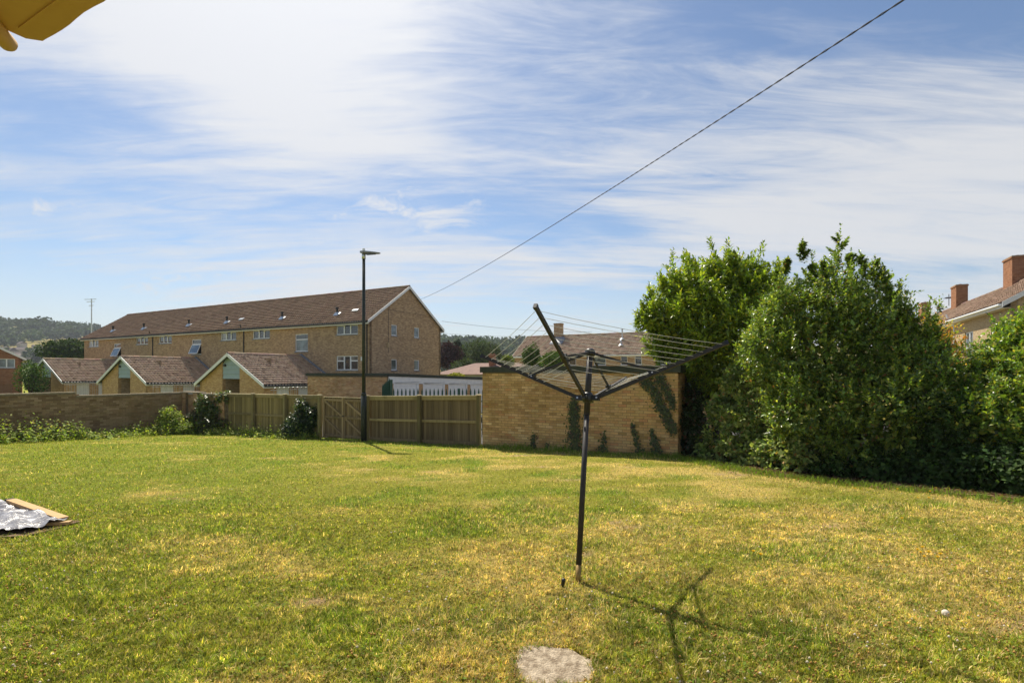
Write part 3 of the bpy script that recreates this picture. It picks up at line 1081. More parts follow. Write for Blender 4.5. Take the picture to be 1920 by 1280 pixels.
# --- brick houses behind the garages, centre
ch = thing('brick_house', 'buff brick house with brown tiles and a square chimney beyond the near garage', 'house', (19.7, 55.6, -2.0), GA)
co_ = []
for a, b_ in ((7.5, 8.45), (10.7, 12.2), (13.95, 14.75), (15.6, 16.4), (2.6, 3.9), (18.3, 19.6)):
    for z0, z1 in ((4.55, 5.62), (1.6, 2.8)):
        co_.append((a - 22, b_ - 22, z0, z1, dict(layout='single', glass=['glass_pale' if a == 10.7 else 'glass'])))
F3, k3 = house(ch, 22, 8, 5.98, 8.55, dict(front=co_), brick='flat_brick', pal='annex', gutter='white_gutter', barge='soffit', tw=0.34, th=0.36)


def chimney(root, x, y, z0, z1, w, d, brick='red_brick', pots=2, cap=True, mat='chimney_pot'):
    m = MB()
    m.box(x - w / 2, x + w / 2, y - d / 2, y + d / 2, z0, z1)
    m.box(x - w / 2 - 0.05, x + w / 2 + 0.05, y - d / 2 - 0.05, y + d / 2 + 0.05, z1 + 0.002, z1 + 0.09)
    c_ = m.build('chimney', brick, root)
    m = MB()
    m.box(x - w / 2 - 0.02, x + w / 2 + 0.02, y - d / 2 - 0.02, y + d / 2 + 0.02, z1 + 0.093, z1 + 0.16)
    m.build('capping', 'concrete', c_)
    for p in range(pots):
        px = x + (p - (pots - 1) / 2) * 0.4
        m = MB()
        m.tube([(px, y, z1 + 0.155), (px, y, z1 + 0.25)], [0.12, 0.11], 10)
        m.build('chimney_pot', mat, c_)
    return c_


chimney(ch, -17.3, 3.5, 7.4, 9.95, 1.05, 0.75, 'flat_brick', 0)
m = MB()
m.hexa([(-18.0, 2.0, 5.98 + 2.0 * k3 + 0.08), (-16.2, 2.0, 5.98 + 2.0 * k3 + 0.08), (-16.2, 3.1, 5.98 + 3.1 * k3 + 0.08), (-18.0, 3.1, 5.98 + 3.1 * k3 + 0.08),
        (-17.9, 2.2, 5.98 + 2.2 * k3 + 0.2), (-16.3, 2.2, 5.98 + 2.2 * k3 + 0.2), (-16.4, 3.1, 5.98 + 3.1 * k3 + 0.35), (-17.8, 3.1, 5.98 + 3.1 * k3 + 0.35)])
m.build('chimney_flashing', 'lead', ch)
for x, y, h in ((-8.6, 2.6, 1.2), (-8.4, 1.4, 0.45)):
    z = 5.98 + y * k3
    m = MB()
    m.tube([(x, y, z - 0.05), (x, y, z + h)], 0.085, 10)
    m.tube([(x, y, z + h + 0.01), (x, y, z + h + 0.12)], [0.14, 0.11], 10)
    m.tube([(x, y, z), (x, y, z + 0.22)], [0.34, 0.11], 10)
    m.build('vent_pipe', 'galv', ch)

# --- low hipped bungalow seen between the flats and the garage
bu = thing('bungalow', 'low bungalow with hipped brown roof and red chimney beyond the white garages', 'house', (-2.3, 53, -2.0), GA)
m = MB()
m.box(-6.5, 3.5, 0, 7, 0, 3.5)
m.build('wall', 'pale_blue', bu)
for x0, x1 in ((-5.2, -3.9), (-2.0, -0.6), (1.0, 2.6)):
    window(bu, lambda a, c, z: (a, c - 0.13, z), x0, x1, 2.1, 3.2, 'pair')
m = MB()
e = [(-7.0, -0.5), (4.0, -0.5), (4.0, 7.5), (-7.0, 7.5)]
r0, r1 = (-4.0, 3.5, 4.75), (1.5, 3.5, 4.75)
E_ = [(x, y, 3.5) for x, y in e]
m.face([E_[0], E_[1], r1, r0])
m.face([E_[1], E_[2], r1])
m.face([E_[2], E_[3], r0, r1])
m.face([E_[3], E_[0], r0])
m.face([(x, y, 3.42) for x, y in e])
for p, q in zip(E_, E_[1:] + E_[:1]):
    m.face([p, q, (q[0], q[1], 3.42), (p[0], p[1], 3.42)])
m.build('roof', pm('small brown tiles', (0.26, 0.17, 0.13), (0.19, 0.12, 0.10), 2.5, 0.9, 0.3), bu)
chimney(bu, -1.2, 2.6, 3.9, 5.5, 0.62, 0.5, 'red_brick', 2)

# --- house in the distance on the left, behind the garden wall
lh = thing('brick_house', 'brown brick gabled house with white verge behind the long garden wall', 'house', (-55.3, 46.2, -2.0), R(-46.6))
house(lh, 9, 8, 5.26, 7.66, dict(right=[(6.3, 7.5, 4.15, 5.05, dict(layout='pair', glass=['glass_pale'])), (1.2, 2.7, 4.12, 5.02, dict(layout='pair'))]), brick='red_brick', pal='right', over=0.35)
bf = thing('board_fence', 'reddish brown board fence beside the gabled brick house', 'fence', (-44.5, 42.5, -1.9), R(-8))
m = MB()
m.cur = (0.17, 0.085, 0.06)
m.box(0, 0.14, 0, 0.02, 0, 2.62)
bd_ = m.mesh('board', 'wood')
for q in range(24):
    link('board', bd_, bf, (q * 0.146, 0.006 * (q % 2), random.uniform(-0.02, 0.02)))
m = MB()
m.cur = (0.13, 0.065, 0.045)
m.box(0, 3.5, 0.03, 0.08, 2.2, 2.3)
m.box(0, 3.5, 0.03, 0.08, 0.5, 0.6)
m.build('rail', 'wood', bf)

# --- houses on the right: one long ridge, stepped fronts
HB = Vector((22, 23, 0)) + AX * 0.3
ha = thing('end_house', 'cream brick end house with white gutter above the hedge', 'house', (HB.x, HB.y, -1.2), GB)
fo = [(-2.5, -0.9, 3.75, 5.1, dict(layout='pair')), (-6.6, -5.2, 3.75, 5.1, dict(layout='pair', glass=['glass_pale', 'glass_curtain'])),
      (-2.7, -0.9, 1.0, 2.3, dict(layout='pair')), (-6.9, -5.1, 1.0, 2.3, dict(layout='pair'))]
house(ha, 8.6, 7.6, 6.2, 8.55, dict(front=fo), brick='cream_brick', pal='right', gutter='white_gutter', over=0.35, verge=0.22)
downpipe(ha, -8.45, 0, 0, 6.2, 0.35, 'white_gutter')
m = MB()                                   # porch hood
m.hexa([(-8.3, -1.5, 2.9), (-6.9, -1.5, 2.9), (-6.9, 0, 2.9), (-8.3, 0, 2.9), (-7.65, -1.5, 3.65), (-7.55, -1.5, 3.65), (-7.55, 0, 3.65), (-7.65, 0, 3.65)])
m.build('porch_hood', 'white', ha)
for y in (-1.4,):
    for x in (-8.2, -7.0):
        m = MB()
        m.box(x - 0.05, x + 0.05, y - 0.05, y + 0.05, 0, 2.9)
        m.build('porch_post', 'white', ha)
HB2 = HB + AN * 8.85 + AX * 1.4
hb = thing('terrace_row', 'red brown brick terrace running on behind the end house, with chimneys', 'house', (HB2.x, HB2.y, -1.2), GB)
fo = []
for q in range(5):
    for a in (-2.6, -5.4):
        fo.append((a - q * 6.1, a - q * 6.1 + 1.4, 3.75, 5.0, dict(layout='pair')))
house(hb, 31, 5.6, 6.55, 8.45, dict(front=fo), brick='red_brick', pal='right', gutter='white_gutter', over=0.35, ridge_y=2.5)
for s in (12.7, 24.5, 36.6):
    chimney(hb, 8.85 - s, 2.5, 7.6, 9.95, 1.5, 0.75, 'red_brick', 2)
m = MB()
m.tube([(-16.9, 2.1, 8.6), (-16.9, 2.1, 9.6)], 0.03, 6)
m.tube([(-17.6, 2.1, 9.3), (-16.4, 2.1, 9.3)], 0.02, 6)
for q in range(6):
    m.tube([(-17.5 + q * 0.18, 1.85, 9.3), (-17.5 + q * 0.18, 2.35, 9.3)], 0.012, 5)
m.build('television_aerial', 'thin_cable', hb)


# ------------------------------------------------------------------ brickwork built brick by brick
def brick_pal(tone):
    return {'garage': [((0.56, 0.37, 0.17), 6), ((0.50, 0.32, 0.14), 5), ((0.61, 0.42, 0.21), 3), ((0.42, 0.26, 0.115), 2), ((0.50, 0.275, 0.13), 1)],
            'garden': [((0.32, 0.22, 0.12), 5), ((0.285, 0.193, 0.105), 4), ((0.36, 0.25, 0.145), 2), ((0.24, 0.155, 0.085), 1.2)],
            'orange': [((0.54, 0.345, 0.19), 5), ((0.49, 0.295, 0.155), 4), ((0.58, 0.39, 0.23), 2), ((0.43, 0.24, 0.125), 1)]}[tone]


def brickwork(parent, fn, a0, a1, z0, ztop, tone, singles=300, proud=0.009, depth=0.05, score=None, base_tint=None):
    """stretcher-bond bricks standing proud of the mortar; the largest in view are single parts"""
    pal = brick_pal(tone)
    bw, bh, j = 0.215, 0.065, 0.010
    spots = []
    r = 0
    z = z0
    while True:
        za = z + r * 0.075
        a = a0 - (0.1125 if r % 2 else 0)
        zt = ztop(a0) if callable(ztop) else ztop
        if za + bh > max(zt, ztop(a1) if callable(ztop) else ztop):
            break
        while a < a1 - 0.02:
            p, q = max(a, a0), min(a + bw, a1)
            lim = ztop((p + q) / 2) if callable(ztop) else ztop
            if q - p > 0.03 and za + bh <= lim + 1e-4:
                spots.append((p, q, za))
            a += bw + j
        r += 1
    full = [s for s in spots if abs(s[1] - s[0] - bw) < 1e-6]
    if score:
        full.sort(key=score)
    one = set(full[:singles])
    # six brick meshes shared by the single bricks
    var = []
    for k in range(10):
        m = MB()
        m.cur = tuple(pick(pal, 1, 0.07)[0])
        pr = proud + random.uniform(-0.003, 0.004)
        m.fbox(fn, 0, bw, -pr, depth, 0, bh)
        var.append(m.mesh('brick', 'brick_piece'))
    o0 = Vector(fn(0, 0, 0))
    rest = MB()
    for s in spots:
        if s in one:
            link('brick', random.choice(var), parent, Vector(fn(s[0], random.uniform(-0.002, 0.003), s[2])) - o0)
        else:
            rest.cur = tuple(pick(pal, 1, 0.07)[0])
            pr = proud + random.uniform(-0.004, 0.004)
            rest.fbox(fn, s[0], s[1], -pr, depth, s[2], s[2] + bh)
    if rest.f:
        rest.build('bricks', 'brick_piece', parent)['kind'] = 'stuff'


# --- near garage: end wall to the lawn, dark felt fascia
A_ = Vector((-0.905, 15.8, 0))
ng = thing('garage', 'flat-roofed buff brick garage with dark fascia beside the timber fence', 'garage', (A_.x, A_.y, -0.95), GA)
GL = 5.82
GT = 2.62                                  # top of brickwork above its base
m = MB()
m.box(0, GL, 0.0, 0.10, 0, GT)
m.box(GL - 0.10, GL, 0.103, 9.0, 0, GT)
m.box(0.0, GL, 8.9, 9.0, 0, GT - 0.003)
m.build('wall', 'mortar', ng)
fnG = lambda a, c, z: (a, c, z)
brickwork(ng, fnG, 0, GL, 0.03, GT - 0.01, 'garage', 300, score=lambda s: -s[0] + abs(s[2] - 1.6) * 0.5)
fnGr = lambda a, c, z: (GL - c, a, z)
brickwork(ng, fnGr, 0.012, 9.0, 0.03, GT - 0.01, 'garage', 0)
m = MB()
m.box(-0.06, GL + 0.08, -0.07, -0.03, GT - 0.015, GT + 0.16)
m.box(GL + 0.04, GL + 0.08, -0.028, 9.1, GT - 0.015, GT + 0.16)
m.box(-0.06, -0.02, -0.028, 9.1, GT - 0.015, GT + 0.16)
m.build('fascia', 'fascia', ng)
m = MB()
m.box(-0.018, GL + 0.038, -0.028, 9.08, GT + 0.02, GT + 0.15)
m.build('roof', 'felt', ng)
for q in range(3):
    m = MB()
    m.box(-0.015, 0.03, 0.12 + q * 2.95, 0.20 + q * 2.95, 0.2, GT - 0.02)
    m.box(-0.015, 0.03, 2.85 + q * 2.95, 2.93 + q * 2.95, 0.2, GT - 0.02)
    m.build('door_frame', 'white', ng)
    m = MB()
    m.box(0.0, 0.025, 0.2 + q * 2.95, 2.85 + q * 2.95, 0.2, GT - 0.1)
    m.build('garage_door', 'white', ng)

# --- garage row with white doors
P0 = Vector((-7.05, 28.8, 0))
gr = thing('garage_row', 'row of brick garages with white doors and dark sloping fascia behind the fence', 'garage', (P0.x, P0.y, -1.4), GA)
RL = 13.6
zt_ = lambda y: 2.98 - 0.030 * y
m = MB()
m.box(-6.4, 0, 0, 0.10, 0, 2.86)
m.hexa([(-6.4, 0.12, 0), (-0.25, 0.12, 0), (-0.25, RL, 0), (-6.4, RL, 0), (-6.4, 0.12, zt_(0) - 0.16), (-0.25, 0.12, zt_(0) - 0.16), (-0.25, RL, zt_(RL) - 0.16), (-6.4, RL, zt_(RL) - 0.16)])
m.build('wall', 'mortar', gr)
brickwork(gr, fnG, -6.4, 0, 0.02, 2.85, 'orange', 0)
m = MB()
m.hexa([(0, 0.13, zt_(0) - 0.52), (0.05, 0.13, zt_(0) - 0.52), (0.05, RL, zt_(RL) - 0.50), (0, RL, zt_(RL) - 0.50), (0, 0.13, zt_(0) - 0.13), (0.05, 0.13, zt_(0) - 0.13), (0.05, RL, zt_(RL) - 0.13), (0, RL, zt_(RL) - 0.13)])
m.build('white_fascia', 'white', gr)
m = MB()
m.box(-6.5, 0.12, -0.08, -0.03, 2.87, 3.03)
m.hexa([(0.07, -0.028, zt_(0) - 0.11), (0.12, -0.028, zt_(0) - 0.11), (0.12, RL, zt_(RL) - 0.11), (0.07, RL, zt_(RL) - 0.11), (0.07, -0.028, zt_(0) + 0.05), (0.12, -0.028, zt_(0) + 0.05), (0.12, RL, zt_(RL) + 0.05), (0.07, RL, zt_(RL) + 0.05)])
m.build('fascia', 'fascia', gr)
m = MB()
m.hexa([(-6.48, -0.027, 2.88), (0.066, -0.027, 2.88), (0.066, RL, zt_(RL) - 0.1), (-6.48, RL, zt_(RL) - 0.1), (-6.48, -0.027, 3.0), (0.066, -0.027, 3.0), (0.066, RL, zt_(RL) + 0.03), (-6.48, RL, zt_(RL) + 0.03)])
m.build('roof', 'felt', gr)
for q in range(5):
    y0 = 0.02 + q * 2.7
    dz = -0.03 * y0
    pier = MB()
    pier.box(-0.25, 0.03, y0 + 0.11, y0 + 0.50, 0, 2.44 + dz)
    pier.build('pier', 'annex_brick', gr)
    m = MB()
    m.box(-0.02, 0.05, y0 + 0.503, y0 + 0.58, 0.1, 2.5 + dz)
    m.box(-0.02, 0.05, y0 + 2.63, y0 + 2.79, 0.1, 2.56 + dz)
    m.box(-0.02, 0.05, y0 + 0.583, y0 + 2.627, 2.44 + dz, 2.52 + dz)
    fr = m.build('door_frame', 'white', gr)
    m = MB()
    m.box(-0.04, 0.0, y0 + 0.585, y0 + 2.625, 0.1, 2.435 + dz)
    for z in np.arange(0.35, 2.3, 0.32):
        m.box(0.001, 0.012, y0 + 0.65, y0 + 2.55, z, z + 0.025)
    m.build('garage_door', 'white', gr)

# --- green steel palisade fence in front of the garages
pf = thing('palisade_fence', 'dark green steel palisade fence with pointed pales before the white garages', 'fence', (-4.85, 21.0, -1.05), 0)
pm_ = MB()
pm_.hexa([(-0.032, -0.012, 0), (0.032, -0.012, 0), (0.032, 0.0, 0), (-0.032, 0.0, 0), (-0.032, -0.012, 1.93), (0.032, -0.012, 1.93), (0.032, 0, 1.93), (-0.032, 0, 1.93)])
pm_.hexa([(-0.032, -0.012, 1.931), (0.032, -0.012, 1.931), (0.032, 0.0, 1.931), (-0.032, 0.0, 1.931), (-0.003, -0.012, 2.06), (0.003, -0.012, 2.06), (0.003, 0, 2.06), (-0.003, 0, 2.06)])
pale = pm_.mesh('pale', 'palisade')
for q in range(25):
    link('pale', pale, pf, (q * 0.166, 0, 0), (0, 0, random.uniform(-0.1, 0.1)))
m = MB()
for z in (0.35, 1.5):
    m.box(-0.1, 4.1, 0.004, 0.05, z, z + 0.05)
m.build('rail', 'palisade', pf)
for x in (2.66,):
    m = MB()
    m.box(x - 0.05, x + 0.05, 0.055, 0.15, 0, 2.05)
    m.build('post', 'palisade', pf)
pg = thing('palisade_gate', 'taller green palisade gate leaf standing open by the garage corner', 'gate', (-5.45, 21.4, -1.05), 0)
for q in range(6):
    link('pale', pale, pg, (q * 0.078, -q * 0.10 + 0.2, 0), (0, 0, 0.5), (1.15, 1.15, 1.08 + 0.024 * q))
m = MB()
m.beam((-0.02, 0.26, 0.5), (0.45, -0.30, 0.5), 0.05, 0.05)
m.beam((-0.02, 0.26, 1.6), (0.45, -0.30, 1.6), 0.05, 0.05)
m.build('rail', 'palisade', pg)
m = MB()
m.box(0.44, 0.54, -0.42, -0.32, 0, 2.42)
m.build('post', 'palisade', pg)

# ------------------------------------------------------------------ timber fences and gates
def wood_mat():
    m, t, b, out = new_mat('weathered fence timber')
    a = t.new('ShaderNodeAttribute', attribute_name='col')
    oi = t.new('ShaderNodeObjectInfo')
    co = t.new('ShaderNodeTexCoord')
    v = t.mapping(co.outputs['Object'], scale=(26, 26, 1.6))
    sh = t.vmath('ADD', v, oi.outputs['Location']).outputs[0]
    n = t.noise(sh, 1.0, 6, 0.65)
    k = t.math('ADD', t.math('ADD', 0.12, t.math('MULTIPLY', n, 1.1)), t.math('MULTIPLY', oi.outputs['Random'], 0.62))
    kc = t.new('ShaderNodeCombineXYZ')
    for i in range(3):
        t.put(kc.inputs[i], k)
    c = t.mix(1, a.outputs['Color'], kc.outputs[0], 'MULTIPLY')
    # damp green algae and dark staining, in streaks of their own
    g = t.ramp(t.noise(co.outputs['Object'], 2.2, 5), 0.52, 0.72)
    c = t.mix(t.math('MULTIPLY', g, 0.45), c, (0.10, 0.10, 0.035))
    t.put(b.inputs['Base Color'], c)
    b.inputs['Roughness'].default_value = 0.9
    b.inputs['Specular IOR Level'].default_value = 0.12
    bn = t.new('ShaderNodeBump')
    bn.inputs['Strength'].default_value = 0.5
    bn.inputs['Distance'].default_value = 0.006
    t.put(bn.inputs['Height'], n)
    t.l.new(bn.outputs[0], b.inputs['Normal'])
    return m


M['fence'] = wood_mat()
WC = dict(board=(0.180, 0.132, 0.072), post=(0.215, 0.175, 0.082), rail=(0.275, 0.215, 0.105), cap=(0.52, 0.43, 0.26), gate=(0.225, 0.16, 0.085), brace=(0.285, 0.205, 0.115), left=(0.265, 0.205, 0.088))


def box_mesh(name, w, d, h, c, x0=0.0, y0=0.0):
    m = MB()
    m.cur = WC[c] if isinstance(c, str) else c
    m.box(x0, x0 + w, y0, y0 + d, 0, h)
    return m.mesh(name, 'fence')


def timber_fence(root, x0, bays, bw, zb, h, drop=0.0, c='board'):
    """boards on the far side of rails and posts; drop = fall of ground for each metre of x"""
    board = box_mesh('board', 0.097, 0.018, h - 0.12, c, 0, 0.0)
    post = box_mesh('post', 0.11, 0.11, h + 0.06, 'post', -0.055, -0.165)
    for k in range(bays + 1):
        x = x0 + k * bw
        link('post', post, root, (x, 0, zb(x) - 0.05))
        m = MB()
        m.cur = WC['cap']
        m.hexa([(x - 0.075, -0.185, zb(x) + h + 0.012), (x + 0.075, -0.185, zb(x) + h + 0.012), (x + 0.075, -0.035, zb(x) + h + 0.012), (x - 0.075, -0.035, zb(x) + h + 0.012),
                (x - 0.05, -0.16, zb(x) + h + 0.045), (x + 0.05, -0.16, zb(x) + h + 0.045), (x + 0.05, -0.06, zb(x) + h + 0.045), (x - 0.05, -0.06, zb(x) + h + 0.045)])
        m.build('post_cap', 'fence', root)
    for k in range(bays):
        xa, xb = x0 + k * bw + 0.002, x0 + (k + 1) * bw - 0.002
        n = int(round((xb - xa) / 0.0985))
        st = (xb - xa) / n
        for i in range(n):
            x = xa + i * st
            link('board', board, root, (x, random.uniform(-0.004, 0.006) + (0.006 if i % 2 else 0), zb(x) + 0.10 + random.uniform(-0.008, 0.01)), (0, random.uniform(-0.004, 0.004), 0))
        xa, xb = xa + 0.056, xb - 0.056
        for z, hh, cc in ((h * 0.46, 0.085, 'rail'), (h - 0.14, 0.11, 'rail'), (0.02, 0.14, 'board')):
            m = MB()
            m.cur = WC[cc]
            m.hexa([(xa, -0.06, zb(xa) + z), (xb, -0.06, zb(xb) + z), (xb, -0.008, zb(xb) + z), (xa, -0.008, zb(xa) + z),
                    (xa, -0.06, zb(xa) + z + hh), (xb, -0.06, zb(xb) + z + hh), (xb, -0.008, zb(xb) + z + hh), (xa, -0.008, zb(xa) + z + hh)])
            m.build('rail' if cc == 'rail' else 'gravel_board', 'fence', root)
        m = MB()
        m.cur = WC['cap']
        m.hexa([(xa, -0.085, zb(xa) + h - 0.026), (xb, -0.085, zb(xb) + h - 0.026), (xb, 0.04, zb(xb) + h - 0.026), (xa, 0.04, zb(xa) + h - 0.026),
                (xa, -0.085, zb(xa) + h + 0.006), (xb, -0.085, zb(xb) + h + 0.006), (xb, 0.04, zb(xb) + h + 0.006), (xa, 0.04, zb(xa) + h + 0.006)])
        m.build('capping_rail', 'fence', root)


FR = Vector((-0.985, 16.10, 0))             # right-hand end of the fence run, by the garage
tf = thing('timber_fence', 'two bays of dark brown close-board fence between lamp post and garage', 'fence', (FR.x, FR.y, 0), GA)
zb1 = lambda x: G(*(FR + AX * x).xy) - 0.02
timber_fence(tf, -4.66, 2, 2.33, zb1, 1.62)
gx0 = -7.0                                 # gates
GP = FR + AX * gx0
wgt = thing('timber_gate', 'pair of low brown timber gates with diagonal braces beside lamp post', 'gate', (GP.x, GP.y, 0), GA)
zg = G(*(GP + AX * 1.1).xy) - 0.01
gh = 1.55
gb_ = box_mesh('board', 0.093, 0.018, gh - 0.06, 'gate')
for lf in range(2):
    xa = 0.04 + lf * 1.09
    xb = xa + 1.06
    n = 10
    for i in range(n):
        link('board', gb_, wgt, (xa + 0.01 + i * (xb - xa - 0.02) / n, 0.004 + (0.004 if i % 2 else 0), zg + 0.06 + random.uniform(-0.006, 0.006)))
    for z in (0.10, 0.78, gh - 0.13):
        m = MB()
        m.cur = WC['brace']
        m.box(xa + 0.078, xb - 0.078, -0.045, 0.0, zg + z, zg + z + 0.085)
        m.build('ledge', 'fence', wgt)
    for x in (xa, xb - 0.075):
        m = MB()
        m.cur = WC['brace']
        m.box(x, x + 0.075, -0.05, 0.0, zg + 0.05, zg + gh)
        m.build('stile', 'fence', wgt)
    for z0, z1 in ((0.78, 0.19), (gh - 0.13, 0.87)):
        m = MB()
        m.cur = WC['brace']
        m.beam((xa + 0.09, -0.022, zg + z0 - 0.01), (xb - 0.09, -0.022, zg + z1 + 0.01), 0.042, 0.075)
        m.build('brace', 'fence', wgt)
    m = MB()
    m.cur = WC['cap']
    m.box(xa, xb, -0.06, 0.03, zg + gh + 0.002, zg + gh + 0.025)
    m.build('capping_rail', 'fence', wgt)
m = MB()
m.box(1.06, 1.16, -0.085, -0.052, zg + 0.86, zg + 0.90)
m.build('latch', 'black_metal', wgt)
LFP = FR + AX * (gx0 - 0.06)
tf2 = thing('timber_fence', 'three bays of paler brown close-board fence beside the ivy clump', 'fence', (LFP.x, LFP.y, 0), GA)
zb2 = lambda x: G(*(LFP + AX * x).xy) - 0.02 + 0.02 * -x
timber_fence(tf2, -5.85, 3, 1.95, zb2, 1.66, c='left')

# ------------------------------------------------------------------ garden wall on the left
QW = Vector((-14.9, 23.3, 0))
gw = thing('garden_wall', 'long weathered brown brick garden wall with stone coping and a step', 'wall', (QW.x, QW.y, -1.5), GB)
fw = lambda a, c, z: (a, -c, z)            # face looks to +y local, along x towards the lawn side
HW = lambda a: 2.22 if a < 4.05 else 2.36
m = MB()
m.box(-0.1, 4.05, -0.21, 0.0, 0, 2.22)
m.box(4.052, 9.5, -0.21, 0.0, 0, 2.36)
m.build('wall_core', 'mortar', gw)
fface = lambda a, c, z: (a, -c + 0.0, z)
brickwork(gw, fface, -0.1, 9.5, 0.45, lambda a: HW(a), 'garden', 300, score=lambda s: abs(s[0] - 4.2) - s[2] * 1.0)
for a0, a1, z in ((-0.1, 4.045, 2.225), (4.05, 9.5, 2.365)):
    n = int((a1 - a0) / 0.6)
    for q in range(n):
        p, r_ = a0 + (a1 - a0) * q / n, a0 + (a1 - a0) * (q + 1) / n - 0.006
        m = MB()
        m.box(p, r_, -0.245, 0.035, z, z + 0.045 + random.uniform(0, 0.008))
        m.build('coping_stone', 'concrete', gw)
# return wall with its two piers, towards the timber fence
QR = QW - AX * 0.12
rw = thing('brick_pier_wall', 'short pale brick return wall with piers at the end of the garden wall', 'wall', (QR.x, QR.y, -1.5), GA)
m = MB()
m.box(0.02, 3.0, 0.03, 0.2, 0, 2.18)
m.build('wall_core', 'mortar', rw)
brickwork(rw, lambda a, c, z: (a, c + 0.03, z), 0.02, 3.0, 0.45, 2.17, 'orange', 0)
for x in (0.05, 0.95):
    m = MB()
    m.box(x, x + 0.33, -0.10, 0.02, 0, 2.24)
    m.build('pier_core', 'mortar', rw)
    brickwork(rw, lambda a, c, z, x=x: (a, c - 0.10, z), x, x + 0.33, 0.45, 2.24, 'orange', 0)
m = MB()
m.box(0.0, 1.35, -0.14, 0.24, 2.245, 2.30)
m.box(1.352, 3.0, -0.02, 0.24, 2.185, 2.24)
m.build('coping', 'concrete', rw)

# ------------------------------------------------------------------ street lamp
lx, ly = -5.24, 18.1
lp = thing('street_lamp', 'slim black street lamp standing before the timber fence', 'street lamp', (lx, ly, LZ(lx, ly)))
m = MB()
m.tube([(0, 0, -0.1), (0, 0, 1.62)], 0.098, 18)
m.build('base_column', 'lamp_paint', lp, True)
m = MB()
m.tube([(0, 0, 1.62), (0, 0, 1.72)], [0.098, 0.066], 18)
m.tube([(0, 0, 1.72), (0, 0, 6.45)], [0.064, 0.052], 16)
m.build('pole', 'lamp_paint', lp, True)
m = MB()
m.tube([(0, 0, 6.44), (0, 0, 6.62)], [0.068, 0.066], 14)
m.build('spigot', 'galv', lp, True)
m = MB()
pr = [(-0.13, 0.05), (0.0, 0.12), (0.30, 0.15), (0.52, 0.11), (0.66, 0.03)]
for (xa, wa), (xb, wb) in zip(pr, pr[1:]):
    za, zb_ = 6.64 - xa * 0.10, 6.64 - xb * 0.10
    m.hexa([(xa, -wa, za), (xb, -wb, zb_), (xb, wb, zb_), (xa, wa, za), (xa, -wa * 0.8, za + 0.07 - 0.05 * max(xa, 0)), (xb, -wb * 0.8, zb_ + 0.07 - 0.05 * max(xb, 0)), (xb, wb * 0.8, zb_ + 0.07 - 0.05 * max(xb, 0)), (xa, wa * 0.8, za + 0.07 - 0.05 * max(xa, 0))])
hd = m.build('lamp_head', 'lamp_head', lp)
hd.rotation_euler = (0, 0, R(-18))
m = MB()
m.tube([(0.0, 0, 6.705), (0.0, 0, 6.80)], [0.05, 0.045], 12)
m.build('photocell', 'upvc', hd)
m = MB()
m.box(0.1, 0.45, -0.08, 0.08, 6.575, 6.588)
m.build('lens', 'glass_pale', hd)
m = MB()
m.box(-0.045, 0.045, -0.104, -0.09, 0.55, 1.25)
m.build('access_door', 'lamp_paint', lp)

# ------------------------------------------------------------------ rotary clothes dryer
B0 = Vector((0.515, 4.008, LZ(0.515, 4.008)))
axv = Vector((0.087, 0.225, 1)).normalized()
ra = thing('rotary_clothes_dryer', 'dark four-armed rotary clothes dryer leaning on the lawn', 'clothes dryer', B0)
hub = axv * 1.470
top = axv * 1.871
e1 = Vector((0, 1, 0)).cross(axv).normalized()
e2 = axv.cross(e1)
m = MB()
m.tube([axv * -0.05, axv * 0.14], 0.0215, 14)
m.build('ground_socket', 'brass', ra, True)
m = MB()
m.tube([axv * 0.135, axv * 1.34], 0.0225, 16)
m.build('lower_pole', 'black_metal', ra, True)
m = MB()
m.tube([axv * 1.325, axv * 1.335], [0.0255, 0.0275], 16)
m.tube([axv * 1.335, axv * 1.875], 0.0262, 16)
m.build('upper_pole', 'black_metal', ra, True)
m = MB()
m.tube([axv * 1.43, axv * 1.445, axv * 1.50, axv * 1.515], [0.034, 0.045, 0.045, 0.034], 16)
hb_ = m.build('hub', 'black_plastic', ra, True)
m = MB()
m.tube([axv * 1.835, axv * 1.845, axv * 1.885, axv * 1.90], [0.034, 0.045, 0.045, 0.028], 16)
tp_ = m.build('top_cap', 'black_plastic', ra, True)
tips, dirs = [], []
FR_ = 0.46
